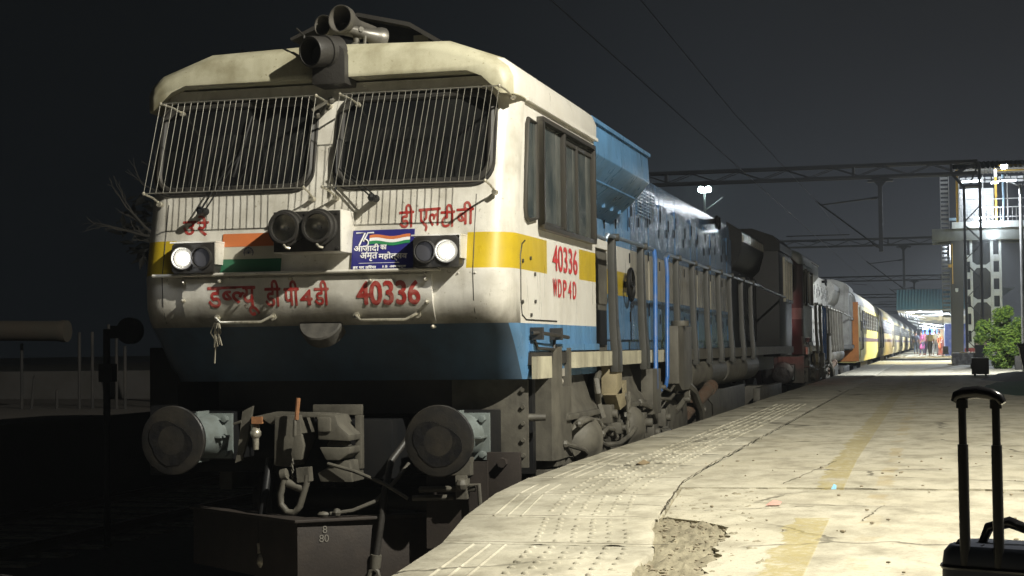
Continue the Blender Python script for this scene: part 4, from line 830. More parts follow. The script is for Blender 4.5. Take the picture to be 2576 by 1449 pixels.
def concrete(name, base, dark, yellow=False, fine=False):
    m = bpy.data.materials.new(name); m.use_nodes = True; t = m.node_tree; n = t.nodes; l = t.links; b = n['Principled BSDF']
    geo = n.new('ShaderNodeNewGeometry'); sp_ = n.new('ShaderNodeSeparateXYZ'); l.new(geo.outputs['Position'], sp_.inputs[0])
    def noise(sc, det=8, mp=None, w=.6):
        q = n.new('ShaderNodeTexNoise'); q.inputs['Scale'].default_value = sc; q.inputs['Detail'].default_value = det; q.inputs['Roughness'].default_value = w
        if mp:
            mm = n.new('ShaderNodeMapping'); mm.inputs['Scale'].default_value = mp; l.new(geo.outputs['Position'], mm.inputs[0]); l.new(mm.outputs[0], q.inputs['Vector'])
        else: l.new(geo.outputs['Position'], q.inputs['Vector'])
        return q.outputs['Fac']
    def rng(v, a, b_, c=0., d=1.):
        q = n.new('ShaderNodeMapRange'); l.new(v, q.inputs[0])
        for i, x in enumerate((a, b_, c, d)): q.inputs[i + 1].default_value = x
        return q.outputs[0]
    def M_(op, a, c=None):
        q = n.new('ShaderNodeMath'); q.operation = op
        for i, v in enumerate((a, c)):
            if v is None: continue
            if isinstance(v, (int, float)): q.inputs[i].default_value = v
            else: l.new(v, q.inputs[i])
        return q.outputs[0]
    def mix(f, A, B):
        q = n.new('ShaderNodeMix'); q.data_type = 'RGBA'; l.new(f, q.inputs[0])
        for k, v in ((6, A), (7, B)):
            if isinstance(v, tuple): q.inputs[k].default_value = (*v, 1)
            else: l.new(v, q.inputs[k])
        return q.outputs[2]
    c = mix(rng(noise(1.1), .35, .72, 0, .75), base, dark)
    c = mix(rng(noise(5, 9, (1, .5, 1)), .44, .70, 0, .8), c, tuple(x * .55 for x in dark))
    c = mix(rng(noise(45, 5), .55, .72, 0, .6), c, tuple(x * .5 for x in dark))
    c = mix(rng(noise(150, 3), .52, .70, 0, .35), c, tuple(x * .5 for x in dark))
    c = mix(rng(noise(2.6, 3), .66, .72, 0, .35), c, tuple(x * .45 for x in dark))
    # cracks: thin bands of warped voronoi edges, broken up
    v = n.new('ShaderNodeTexVoronoi'); v.feature = 'DISTANCE_TO_EDGE'; v.inputs['Scale'].default_value = .42
    nn = n.new('ShaderNodeTexNoise'); nn.inputs['Scale'].default_value = 3.5; nn.inputs['Detail'].default_value = 6; l.new(geo.outputs['Position'], nn.inputs['Vector'])
    vm = n.new('ShaderNodeVectorMath'); vm.operation = 'MULTIPLY_ADD'; l.new(nn.outputs['Color'], vm.inputs[0]); vm.inputs[1].default_value = (.35, .35, 0); l.new(geo.outputs['Position'], vm.inputs[2]); l.new(vm.outputs[0], v.inputs['Vector'])
    crack = M_('MULTIPLY', rng(v.outputs['Distance'], .003, .011, 1, 0), rng(noise(.9, 2), .47, .56))
    c = mix(M_('MULTIPLY', crack, .75), c, tuple(x * .25 for x in dark))
    hgt = M_('ADD', M_('MULTIPLY', noise(24, 8), .5), M_('MULTIPLY', noise(5, 6, (1, .5, 1)), .8))
    hgt = M_('SUBTRACT', hgt, M_('MULTIPLY', crack, 1.5))
    if yellow:
        wob = M_('MULTIPLY', M_('SUBTRACT', noise(3.2, 8, None, .7), .5), .22)
        xx = M_('ADD', sp_.outputs[0], wob)
        # worn warning line: left border ragged, right border straight; centre drifts from -.53 to -.62
        cen = rng(sp_.outputs[1], 6, 12, .555, .635)
        xa = M_('ADD', xx, cen); xr = M_('ADD', sp_.outputs[0], cen)
        band = M_('MULTIPLY', rng(xa, -.095, -.085), rng(xr, .070, .078, 1, 0))
        gap = M_('SUBTRACT', 1, M_('MULTIPLY', rng(sp_.outputs[1], 8.0, 8.05), rng(sp_.outputs[1], 9.55, 9.6, 1, 0)))
        worn = rng(noise(2.3, 8, None, .75), .36, .44)
        f = M_('MULTIPLY', M_('MULTIPLY', M_('MULTIPLY', band, gap), worn), rng(sp_.outputs[1], 12, 30, 1, .35))
        f = M_('MULTIPLY', f, rng(noise(30, 5), .35, .55, .25, .9))
        c = mix(f, c, (.33, .28, .13))
        # faint second painted stripe
        b2 = M_('MULTIPLY', rng(M_('ADD', sp_.outputs[0], wob), -.36, -.35), rng(M_('ADD', sp_.outputs[0], wob), -.27, -.26, 1, 0))
        c = mix(M_('MULTIPLY', M_('MULTIPLY', b2, rng(noise(2.2, 6), .48, .6)), .45), c, (.34, .26, .12))
        hgt = M_('ADD', hgt, M_('MULTIPLY', f, .25))
    l.new(c, b.inputs['Base Color']); b.inputs['Roughness'].default_value = .82; b.inputs['Specular IOR Level'].default_value = .3
    bp = n.new('ShaderNodeBump'); bp.inputs['Strength'].default_value = .55; bp.inputs['Distance'].default_value = .012; l.new(hgt, bp.inputs['Height']); l.new(bp.outputs[0], b.inputs['Normal'])
    return m
M_conc = concrete('platform_concrete', (.50, .47, .37), (.40, .365, .265), yellow=True)
M_slab = concrete('edge_slab_concrete', (.48, .455, .365), (.38, .35, .26))
M_conc2 = concrete('rough_rubble', (.33, .30, .21), (.15, .13, .085))
M_wall = mat('platform_wall', (.035, .03, .025), .85, gcol=(.04, .03, .02), gscale=3, gamt=.8, bump=.5)

# main deck, with a ragged hole along the slabs near the camera and a broken transverse joint
rnd = random.Random(5)
q = MB()
def inner(y):
    T = [(-20, .90), (6, .90), (7.5, .96), (9, 1.03), (500, 1.03)]
    for (a, b), (c, d) in zip(T, T[1:]):
        if y <= c: return ex(y) + b + (d - b) * (y - a) / (c - a)
    return ex(y) + 1.03
ys = [-20, 0, 3, 3.89]; y = 3.9
while y < 9.55: ys.append(y); y += .03
ys += [9.60]; vsL = []; vsR = []
def hole(y):   # width of the crumbled strip beside the slabs
    if y > 7.95 or y < 3.9: return .0
    if y < 4.6: return .20 * (y - 3.9) / .7
    if y < 7.55: return .19 + .14 * max(0, y - 5.9) / 1.65
    return .33 * max(0, (7.95 - y) / .4) ** .7
rag = []
from mathutils import noise as mn
for y in ys: rag.append(inner(y) + hole(y) + ((mn.noise(Vector((y * 2.1, 3, 0))) * .12 + mn.noise(Vector((y * 7, 9, 0))) * .05 + mn.noise(Vector((y * 25, 1, 0))) * .018) * min(1, hole(y) * 6) if 3.8 < y < 8.5 else 0) + .012)
for y, x in zip(ys, rag): vsL.append((x, y, PZ)); vsR.append((20, y, PZ))
n = len(ys); q.add(vsL + vsR, [(i, n + i, n + i + 1, i + 1) for i in range(n - 1)])
q.add([(a[0], a[1], a[2] - .05) for a in vsL] + vsL, [(i, i + 1, n + i + 1, n + i) for i in range(n - 1)])
xs_ = [-1.42 + k * .035 for k in range(0, 155)] + [6, 20]
f_ = [(x, 9.60, PZ) for x in [rag[-1]] + xs_]; g_ = [(x, 9.60 + (.05 + .12 * abs(mn.noise(Vector((x * 3, 5, 0)))) + .03 * mn.noise(Vector((x * 17, 2, 0)))) * (1 if x > -1.05 else .35), PZ) for x in [rag[-1]] + xs_]
# far part starts beyond the joint
far = [(p[0], p[1], PZ + .004) for p in g_]; m_ = len(far); far_b = [(x if i else inner(11) - .03, 420, PZ + .004) for i, (x, y, z) in enumerate(far)]
far[0] = (inner(9.7) - .03, far[0][1], PZ + .004)
q.add(far + [(far[0][0], 14, PZ + .004), (inner(11) + .012, 14, PZ + .004)], []) 
q.add(far + far_b, [(i, i + 1, m_ + i + 1, m_ + i) for i in range(m_ - 1)])
q.add([(p[0], p[1], PZ - .05) for p in far] + far, [(i, i + 1, m_ + i + 1, m_ + i) for i in range(m_ - 1)])
q.add([(p[0], p[1], PZ - .05) for p in f_] + f_, [(i, i + 1, m_ + i + 1, m_ + i) for i in range(m_ - 1)])
tagit(q.build('platform', M_conc), kind='structure')
# rough fill seen in the gaps
q = MB(); gx, gy = 46, 190; vs = []; rnd = random.Random(11)
for j in range(gy + 1):
    for i in range(gx + 1):
        y = 3.7 + j * .032; x = inner(y) - .06 + i * .52 / gx
        z = PZ - .014 + rnd.uniform(-.006, .008) + .022 * mn.noise(Vector((x * 14, y * 14, 0))) + .012 * mn.noise(Vector((x * 45, y * 45, 3)))
        vs.append((x, y, z))
q.add(vs, [(j * (gx + 1) + i, j * (gx + 1) + i + 1, (j + 1) * (gx + 1) + i + 1, (j + 1) * (gx + 1) + i) for j in range(gy) for i in range(gx)])
vs = []
for j in range(9):
    for i in range(181): vs.append((-1.6 + i * .04, 9.56 + j * .022, PZ - .014 + rnd.uniform(-.006, .008)))
q.add(vs, [(j * 181 + i, j * 181 + i + 1, (j + 1) * 181 + i + 1, (j + 1) * 181 + i) for j in range(8) for i in range(180)])
tagit(q.build('rubble', M_conc2, ang=60), kind='stuff')
q = MB(); rnd = random.Random(31)
for k in range(420):
    if k < 260:
        y = rnd.uniform(5.2, 7.9); x = inner(y) + rnd.uniform(0, 1) * (hole(y) + .03)
    elif k < 330: y = 9.64 + rnd.uniform(-.03, .05); x = rnd.uniform(-1.3, 2.2)
    else: y = rnd.uniform(5.5, 13); x = rnd.uniform(ex(y) + .1, .9)
    r_ = rnd.uniform(.004, .011) * (1.6 if k < 260 and rnd.random() < .25 else 1)
    q.ball((x, y, PZ + (-.012 if k < 330 else .008)), r_, 6, (rnd.uniform(.8, 1.6), rnd.uniform(.7, 1.2), rnd.uniform(.4, .8)))
tagit(q.build('stone_chips', mat('stone_chip', (.30, .26, .18), .9, gcol=(.08, .07, .05), gscale=30, gamt=.9)), kind='stuff')
# coping slabs with raised studs and grip grooves
q = MB(); y = -9.95; rnd = random.Random(2)
bounds = [5.55 - 1.12 * k for k in range(13, 0, -1)] + [5.55, 6.69, 7.76, 8.94, 10.1, 11.3, 12.45, 13.6, 14.75, 15.9, 17.05, 18.2, 19.35, 20.5, 21.65, 22.8, 24, 25.2, 26.4, 27.6, 28.8, 30, 34, 40, 60, 100, 200, 420]
for k, (a, b) in enumerate(zip(bounds, bounds[1:])):
    j = rnd.uniform(-.004, .004); tilt = rnd.uniform(-.003, .004); a1, b1 = a + .010, b - .010; nseg = 6
    z = PZ + .012 + j
    T = []; 
    for i in range(nseg + 1):
        yy = a1 + (b1 - a1) * i / nseg; T.append(((ex(a1) + (ex(b1) - ex(a1)) * i / nseg), yy))
    near = a > 5.2 and a < 16
    ji = [rnd.uniform(-.018, .018) if near else 0 for _ in T]
    ring_t = [(x, yy, z) for x, yy in T] + [(inner(yy) - .012 + ji[i], yy + (rnd.uniform(-.006, .006) if near else 0), z + tilt) for i, (x, yy) in list(enumerate(T))[::-1]]
    ring_b = [(x, yy, z - .09) for x, yy, _ in ring_t]; n = len(ring_t)
    # inset top ring gives a worn arris
    cx_ = sum(p[0] for p in ring_t) / n; cy_ = sum(p[1] for p in ring_t) / n
    top = [(p[0] + (cx_ - p[0]) * .02, p[1] + (cy_ - p[1]) * .02, p[2]) for p in ring_t]
    mid = [(p[0], p[1], p[2] - .008) for p in ring_t]
    q.loft([ring_b, mid, top])
    sl = (ex(b1) - ex(a1)) / (b1 - a1)
    if a > 5 and a < 40:
        for g in (.15, .22, .29):
            if k % 5 != 4 and a < 20:
                e0 = a1 + (.04 if a > 8.5 else .01); e1 = b1 - (.5 if 8.5 < a < 9 else .02)
                if a > 12.5: continue
                q.prism([(ex(a1) + sl * (e0 - a1) + g - .009, e0, z), (ex(a1) + sl * (e0 - a1) + g, e0, z + .0045), (ex(a1) + sl * (e0 - a1) + g + .009, e0, z)], (sl * (e1 - e0), e1 - e0, 0))
    if a > 5 and a < 22:
        nr = 7
        for r_ in range(6):
            for c_ in range(nr):
                if rnd.random() < .03: continue
                yy = a1 + .10 + (b1 - a1 - .2) * c_ / (nr - 1) + (.035 if r_ % 2 else 0) * 0; xx = ex(a1) + sl * (yy - a1) + .42 + r_ * .078 + rnd.uniform(-.004, .004)
                hh = rnd.uniform(.007, .011)
                q.lathe((xx, yy, z - .001), (xx, yy, z + hh), [(0, .018), (.6, .015), (1, .008)], 8)
        
    elif a >= 22 and a < 30: pass
tagit(q.build('platform_edge', M_slab, ang=50), kind='structure')
q = MB(); P_ = [(yy, x) for yy, x in EDGE]
for (a, b), (c, d) in zip(P_, P_[1:]): q.add([(b + .05, a, -.12), (d + .05, c, -.12), (d + .05, c, PZ - .05), (b + .05, a, PZ - .05)], [(0, 1, 2, 3)])
tagit(q.build('platform_face', M_wall), kind='structure')
# dirt packed along the slab joints
q = MB(); rnd = random.Random(77)
def ribbon(path, w, zz):
    n = len(path); L1 = []; R1 = []
    for i, (x, y) in enumerate(path):
        a = Vector(path[max(0, i - 1)]); b = Vector(path[min(n - 1, i + 1)]); d = (b - a).normalized(); nn = Vector((-d.y, d.x))
        wa = w * (.35 + 1.3 * abs(mn.noise(Vector((x * 5, y * 5, 1))))); wb = w * (.35 + 1.3 * abs(mn.noise(Vector((x * 6, y * 6, 7)))))
        L1.append((x + nn.x * wa, y + nn.y * wa, zz)); R1.append((x - nn.x * wb, y - nn.y * wb, zz))
    q.add(L1 + R1, [(i, i + 1, n + i + 1, n + i) for i in range(n - 1)])
for a in bounds:
    if 5 < a < 31:
        j_ = rnd.uniform(-.01, .01)
        ribbon([(ex(a) + .02 + k * .03, a + .012 * mn.noise(Vector((k * .35, a, 0)))) for k in range(33)], .011, PZ + .0215)
ribbon([(inner(y_) - .0 + .012 * mn.noise(Vector((y_ * 6, 0, 0))), y_) for y_ in [8.0 + .04 * k for k in range(550)]], .006, PZ + .0215)
for x0, y0, x1, y1, w_ in ((-1.0, 8.75, -.3, 8.62, .006), (-.6, 8.64, -.1, 8.60, .004), (-1.15, 8.3, -.62, 8.6, .005), (.1, 8.6, 1.2, 8.45, .004), (-.35, 7.9, -.28, 8.7, .003), (-1.3, 12.0, -.2, 12.3, .006), (-.2, 12.3, 1.8, 12.1, .004), (-1.4, 16.6, 3, 16.5, .008), (-1.4, 20.8, 4, 20.9, .01), (-1.4, 25.4, 5, 25.5, .012), (-1.4, 30.5, 6, 30.5, .014), (-1.4, 37.5, .8, 37.5, .015), (-.9, 9.9, -.7, 11.9, .004)):
    m_ = 40; ribbon([(x0 + (x1 - x0) * k / m_ + .02 * mn.noise(Vector((k * .3, x0, 2))), y0 + (y1 - y0) * k / m_ + .04 * mn.noise(Vector((k * .22, y0, 5)))) for k in range(m_ + 1)], w_, PZ + (.0025 if y0 < 9.6 else .0065))
tagit(q.build('joint_dirt', mat('joint_dirt', (.07, .058, .035), .95, gcol=(.03, .025, .018), gscale=20, gamt=.8)), kind='stuff')
# litter
def litter(name, pts, m, lab, cat='litter'):
    q = MB(); q.add(pts, [tuple(range(len(pts) - 1)) + (len(pts) - 1,)]) if len(pts) == 3 else q.add(pts, [(i, (i + 1) % (len(pts) - 1), len(pts) - 1) for i in range(len(pts) - 1)])
    o = q.build(name, m); tagit(o, lab, cat); return o
litter('sweet_wrapper', [(-.87, 8.55, PZ + .008), (-.80, 8.57, PZ + .008), (-.79, 8.62, PZ + .02), (-.86, 8.63, PZ + .008), (-.83, 8.59, PZ + .032)], mat('wrapper', (.6, .3, .25), .3), 'crumpled pink and white wrapper lying on the near concrete')
litter('paper_scrap', [(-.60, 9.62, PZ + .0), (-.57, 9.62, PZ + .0), (-.57, 9.66, PZ + .02), (-.60, 9.66, PZ + .0), (-.585, 9.64, PZ + .03)], mat('paper_scrap', (.25, .55, .8), .5), 'small pale blue scrap in the broken joint of the platform')
litter('dry_leaf', [(-2.05, 11.3, PZ + .012), (-1.98, 11.32, PZ + .012), (-1.96, 11.4, PZ + .02), (-2.03, 11.42, PZ + .012), (-2.0, 11.36, PZ + .045)], mat('dry_leaf', (.2, .15, .08), .8), 'brown curled leaf on the platform edge slab')

# ================================================================== suitcase
M_case = mat('black_luggage_fabric', (.011, .015, .028), .5, gamt=.2, gcol=(.03, .03, .035))
M_pl = mat('black_plastic', (.012, .012, .013), .22, gamt=0)
M_tube = mat('black_tube', (.018, .018, .019), .35, .3, gamt=0)
sc_ = thing('suitcase', (.13, 4.12, PZ), 'black trolley suitcase with its handle pulled up, standing close on the platform', 'suitcase')
c0 = Vector((.042, 4.0, 0)); ux = Vector((math.cos(R(-22)), math.sin(R(-22)), 0)); uy = Vector((math.sin(R(22)), math.cos(R(22)), 0)); uz = Vector((0, 0, 1))
def SP(a, b, z): return c0 + ux * a + uy * b + uz * z
top = PZ + .365
q = MB(); sec = rrect(.085, 0, .27, .19, .045, 5)
rings = []
for z, s in ((PZ + .03, .93), (PZ + .05, 1), (top - .05, 1), (top - .02, .97), (top - .004, .88), (top, .6)):
    rings.append([SP((a - .085) * s + .085, b * s + .085, z) for a, b in sec])
q.loft(rings); q.build('body', M_case, sc_, ang=45)
q = MB(); q.tube([SP((a - .085) * 1.0 + .085, b * 1.0 + .085, top - .055) for a, b in sec], .006, 6, closed=True); q.build('piping', M_pl, sc_)
for a in (.018, .099):
    q = MB(); q.cyl(SP(a, .0, top - .05), SP(a, .0, PZ + .60), .0125, n=14); q.cyl(SP(a, .0, PZ + .57), SP(a, 0, PZ + .690), .0095, n=14); q.cyl(SP(a, 0, PZ + .685), SP(a, 0, PZ + .705), .014, n=12); q.build('handle_tube', M_tube, sc_)
q = MB(); hp = [(.0, .700), (.006, .712), (.025, .720), (.0575, .723), (.088, .718), (.108, .708), (.116, .696)]
q.tube([SP(a, 0, PZ + b) for a, b in hp], [.010, .014, .015, .0155, .015, .014, .010], 12); q.build('grip', M_pl, sc_)
q = MB(); q.box(0, 0, 0, 0, 0, 0) if False else None
q.tube([SP(.03, .07, top - .01), SP(.05, .07, top + .035), SP(.10, .07, top + .05), SP(.16, .07, top + .03), SP(.20, .07, top - .03)], [.010, .013, .014, .013, .010], 10); q.build('carry_handle', M_pl, sc_)
q = MB(); q.tube([SP(-.01, .03, top + .0), SP(.03, .02, top - .02), SP(.06, .015, top - .01)], .012, 8); q.build('handle_base', M_pl, sc_)
for a in (-.02, .19):
    q = MB(); q.cyl(SP(a, .04, PZ + .025), SP(a + .02, .04, PZ + .025), .025, n=16); q.build('wheel', M_pl, sc_)

# ================================================================== overhead gantries
M_steel = mat('dark_galvanised_steel', (.045, .048, .052), .6, gamt=.4)
def gantry(Y0, ztop, label, arms=True, xr=1.9, mast=True):
    t = thing('catenary_gantry', (1.6, Y0, PZ), label, 'gantry', 'overhead line gantries across the tracks')
    q = MB(); h = .46
    for dy in (-.25, .25):
        for z in (ztop, ztop - h): q.box(-22, 1.75, Y0 + dy - .05, Y0 + dy + .05, z - .055, z + .055)
        k = 0; x = -21.8
        while x < .8:
            a, b = (ztop - .06, ztop - h + .06) if k % 2 else (ztop - h + .06, ztop - .06)
            q.tube([(x, Y0 + dy, a), (x + .95, Y0 + dy, b)], .022, 4); x += .95; k += 1
    for x in (-18, -10.5, -3, .75): q.box(x - .05, x + .05, Y0 - .2, Y0 + .2, ztop - h + .05, ztop - .05)
    q.build('boom', M_steel, t)
    q = MB()
    for x in (1.22, 1.82):
        for dy in (-.25, .25): q.box(x - .045, x + .045, Y0 + dy - .045, Y0 + dy + .045, PZ, ztop - (.98 if x < 1.5 else .06))
    z = PZ + .3; k = 0
    while z < ztop - 1.7:
        a, b = (1.22, 1.82) if k % 2 else (1.82, 1.22)
        for dy in (-.25, .25): q.tube([(a, Y0 + dy, z), (b, Y0 + dy, z + .62)], .018, 4)
        q.tube([(1.22, Y0 - .25 * (-1) ** k, z), (1.22, Y0 + .25 * (-1) ** k, z + .62)], .018, 4); z += .75; k += 1
    for dy in (-.25, .25):
        q.tube([(.78, Y0 + dy, ztop - h), (1.22, Y0 + dy, ztop - .98)], .05, 4); q.tube([(.80, Y0 + dy, ztop - h), (1.78, Y0 + dy, ztop - .08)], .05, 4); q.tube([(1.45, Y0 + dy, ztop - .9), (1.78, Y0 + dy, ztop - .1)], .035, 4)
    q.box(1.2, 1.85, Y0 - .27, Y0 + .27, ztop - 1.0, ztop - .94)
    if mast: q.build('mast', M_steel, t)
    # drop arm with bracket and registration tube
    if arms:
        q = MB(); q.box(-2.46, -1.46, Y0 - .12, Y0 + .12, ztop - h - .20, ztop - h - .12); q.box(-2.3, -1.6, Y0 - .06, Y0 + .06, ztop - h - .12, ztop - h - .05)
        q.prism([(-2.2, Y0 - .06, ztop - h - .20), (-1.74, Y0 - .06, ztop - h - .20), (-1.88, Y0 - .06, ztop - h - .38), (-2.06, Y0 - .06, ztop - h - .38)], (0, .12, 0))
        q.box(-2.06, -1.90, Y0 - .08, Y0 + .08, 5.35, ztop - h - .38); q.build('drop_arm', M_steel, t)
        q = MB(); q.tube([(-2.05, Y0, 5.50), (-4.50, Y0, 7.45)], .035, 6); q.tube([(-2.05, Y0, 7.50), (-4.34, Y0, 7.27)], .03, 6); q.tube([(-3.2, Y0, 6.06), (-5.69, Y0, 6.06)], .022, 6); q.tube([(-5.5, Y0, 6.08), (-5.5, Y0, 5.9), (-4.5, Y0, 5.8)], .018, 6); q.cyl((-2.35, Y0, 7.46), (-2.1, Y0, 7.49), .055, n=10); q.cyl((-2.3, Y0, 5.70), (-2.1, Y0, 5.54), .055, n=10); q.build('cantilever', M_steel, t)
    return t
gl_ = ['nearest overhead gantry, its lattice mast standing beside the concrete plinth', 'second overhead gantry, passing left of the footbridge column', 'third overhead gantry, above the first pale coaches', 'fourth overhead gantry along the line', 'fifth overhead gantry along the line', 'farthest overhead gantry along the line']
for i, (yy, zt) in enumerate(((66, 8.78), (116, 9.0), (175, 8.75), (238, 8.7), (300, 8.7), (370, 8.7))): gantry(yy, zt, gl_[i], arms=i < 4, mast=i == 0 or i > 2)
# wires along the track
q = MB()
for x, z in ((-4.3, 5.82), (-4.4, 7.35)): q.tube([(x, 10 + 28 * k, z - (.25 if z > 7 and k % 2 else 0)) for k in range(14)], .008, 4)
tagit(q.build('overhead_wires', M_black), 'thin overhead wires running above the tracks', 'cable')

# ================================================================== lamps
M_post = mat('galvanised_post', (.42, .43, .43), .5, .1, gamt=.4)
M_ledw = mat('led_panel', (1, 1, 1), .5, gamt=0, emit=(.88, .95, 1.0), estr=70)
M_tubew = mat('tube_light', (1, 1, 1), .5, gamt=0, emit=(.85, .93, 1.0), estr=16)
def flood_post(x, y, z0, z, label, power, col, target, spot, size, blend=.5):
    t = thing('floodlight', (x, y, z0), label, 'floodlight', 'platform floodlights')
    q = MB(); q.lathe((x, y, z0), (x, y, z), [(0, .11), (.03, .10), (.5, .08), (1, .06)], 14); q.box(x - .2, x + .2, y - .2, y + .2, z0 - .05, z0 + .05); q.build('pole', M_post, t)
    d = (Vector(target) - Vector((x, y, z))); d.normalize(); s = Vector((0, 0, 1)).cross(d).normalized(); u = d.cross(s)
    c = Vector((x, y, z)) + d * .12
    q = MB(); q.obox(c - d * .03, s * .2, u * .15, d * .03); q.build('lamp_head', M_steel, t)
    q = MB(); q.obox(c + d * .004, s * .17, u * .12, d * .003); q.build('led_panel', M_ledw, t)
    lightdata('SPOT', 'floodlight_beam', tuple(c + d * .09), power, col, size, spot, target, blend, t)
    return t
flood_post(KX, KY, PZ, KZ, 'tall platform floodlight near the camera that lights the leading locomotive', KP, KC, KT, 118, .07, .75)

# ================================================================== footbridge with its columns
M_cgrey = mat('weathered_grey_concrete', (.055, .052, .045), .85, gcol=(.04, .04, .035), gscale=1.6, gamt=.7, streak=.5, bump=.3)
M_cpale = mat('painted_pale_concrete', (.58, .62, .62), .7, gcol=(.2, .2, .19), gscale=1.2, gamt=.5, streak=.3)
M_beam = mat('grey_beam', (.17, .185, .18), .8, gcol=(.08, .08, .08), gamt=.5, streak=.4)
M_sheet = mat('corrugated_sheet', (.36, .37, .38), .45, .2, gcol=(.22, .21, .2), gscale=1.2, gamt=.5, streak=.4)
M_ypost = mat('yellow_post', (.60, .38, .06), .5, gamt=.3)
M_bpipe = mat('pale_blue_pipe', (.30, .45, .60), .5, gamt=.3)
M_redb = mat('red_base_paint', (.22, .03, .03), .6, gcol=(.1, .04, .03), gamt=.4)
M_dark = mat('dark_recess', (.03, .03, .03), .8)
fb = thing('footbridge', (2, 80, PZ), 'covered footbridge over the platform with corrugated walls, yellow posts and railings', 'footbridge')
YB = 80
q = MB(); q.box(-.03, 16, YB, YB + .5, 6.55, 7.12); q.box(-.03, 16, YB + 2.6, YB + 3.1, 6.55, 7.12); q.box(.4, 16, YB + .52, YB + 2.58, 6.7, 6.9); q.build('beam', M_beam, fb, bevel=.02)
q = MB(); q.box(.9, 16, YB - .12, YB + 3.2, 7.125, 7.42); q.build('deck', M_cpale, fb)
q = MB()
q.prism([(.75, YB, PZ), (1.30, YB, PZ), (1.42, YB, 6.548), (.82, YB, 6.548)], (0, .8, 0)); q.build('column', M_cgrey, fb, bevel=.02)
# pale pylons with square openings, tied together
for x0, x1 in ((1.42, 1.80), (2.62, 3.12)):
    q = MB(); yb = YB + .1
    q.box(x0, x0 + .13, yb, yb + .6, 1.45, 6.545); q.box(x1 - .11, x1, yb, yb + .6, 1.45, 6.545)
    z = 1.45
    while z < 6.3: q.box(x0 + .1305, x1 - .1105, yb, yb + .6, z, z + .30); z += .82
    q.build('pylon', M_cpale, fb, bevel=.01)
    q = MB(); q.box(x0 - .06, x1 + .06, yb - .06, yb + .66, PZ, 1.445); q.build('pylon_base', M_redb, fb)
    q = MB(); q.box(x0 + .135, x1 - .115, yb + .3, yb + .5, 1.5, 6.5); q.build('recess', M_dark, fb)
q = MB()
for z in (1.75, 3.39, 5.03): q.prism([(1.805, YB + .25, z), (2.0, YB + .25, z + .22), (2.42, YB + .25, z + .22), (2.615, YB + .25, z), (2.615, YB + .25, z + .5), (2.42, YB + .25, z + .36), (2.0, YB + .25, z + .36), (1.805, YB + .25, z + .5)], (0, .3, 0))
q.build('tie', M_cpale, fb)
q = MB(); q.box(1.8, 2.62, YB + .75, YB + .9, 1.0, 6.5); q.build('lift_wall', M_cgrey, fb)
# upper gallery
q = MB(); zz = 7.5
while zz < 9.15: q.box(1.28, 2.9, YB + 2.0, YB + 2.03 + .03 * (int(zz * 10) % 2), zz, zz + .10); zz += .105
q.build('corrugated_wall', M_sheet, fb)
q = MB(); k = 0
for k in range(44): x = 1.0 + k * .21; q.tube([(x, YB - .6, 9.86 + .02 * (x - 1)), (x, YB + 1.5, 10.42), (x, YB + 3.6, 10.05)], .055, 6, flat=.6)
q.add([(1.0, YB - .6, 9.86), (10.2, YB - .6, 9.9), (10.2, YB + 1.5, 10.42), (1.0, YB + 1.5, 10.40), (1.0, YB + 3.6, 10.05), (10.2, YB + 3.6, 10.05)], [(0, 1, 2, 3), (3, 2, 5, 4)])
q.build('roof', M_sheet, fb)
q = MB()
for x in (1.16, 2.93, 4.7, 6.5): q.box(x - .05, x + .05, YB + .02, YB + .12, 7.42, 9.9)
for z in (9.75, 9.98): q.box(3.0, 9, YB - .3, YB - .22, z, z + .06)
q.build('yellow_post', M_ypost, fb)
q = MB(); q.tube([(3.25, YB - .05, 9.6), (3.27, YB - .05, 8.4), (3.22, YB - .05, 7.3), (3.1, YB - .05, 7.1)], .05, 8); q.build('cable_duct', M_bpipe, fb)
q = MB()
for z in (7.60, 8.05, 8.45): q.box(1.2, 12, YB - .02, YB + .01, z, z + .05)
for k in range(60): q.box(1.3 + k * .18, 1.32 + k * .18, YB - .01, YB + .005, 7.45, 8.05)
for k in range(10): q.box(1.22 + k * 1.1, 1.27 + k * 1.1, YB - .02, YB + .015, 7.42, 9.6)
q.build('railing', M_post, fb)
q = MB()
for zz in (9.50, 9.66): 
    for k in range(26): q.box(1.35 + k * .30, 1.60 + k * .30, YB + 2.5, YB + 2.53, zz, zz + .11)
q.build('roof_panes', M_sheet, fb)
q = MB()
for (x0, x1, z, y) in ((1.40, 2.30, 9.32, YB - .1), (2.72, 3.05, 9.22, YB - .1), (1.95, 2.28, 7.55, YB - .1)): q.cyl((x0, y, z), (x1, y, z + .03), .045, n=8)
q.box(2.88, 2.98, YB - .1, YB - .06, 9.55, 9.85); q.build('tube_light', M_tubew, fb)
q = MB(); q.obox((3.31, YB - .3, 9.95), (.12, 0, 0), (0, .03, 0), (0, 0, .09)); q.obox((2.72, YB - .1, 6.75), (.13, 0, 0), (0, .03, 0), (0, 0, .09)); q.build('flood_panel', M_ledw, fb)
lightdata('POINT', 'gallery_light', (2.0, YB + .8, 9.0), 170, (.85, .93, 1), .3, parent=fb)
lightdata('POINT', 'gallery_light', (5.0, YB + .8, 9.3), 170, (.9, .95, 1), .3, parent=fb)
lightdata('SPOT', 'bridge_flood', (2.72, YB - 1.0, 6.7), 7000, (.85, .93, 1), .15, 96, (1.0, 74, 0), .3, parent=fb)
lightdata('POINT', 'hood_glint_light', (2.6, YB - .6, 7.6), 260, (.85, .93, 1), .1, parent=fb)  # added point light that gives the locomotive hood its small glints
lightdata('SPOT', 'canopy_fill_light', (1.6, YB + 3.4, 6.4), 4000, (.85, .93, 1), .15, 110, (-.3, 106, 4.6), .4, parent=fb)  # added spot, no lamp body, brightens the blue canopy end
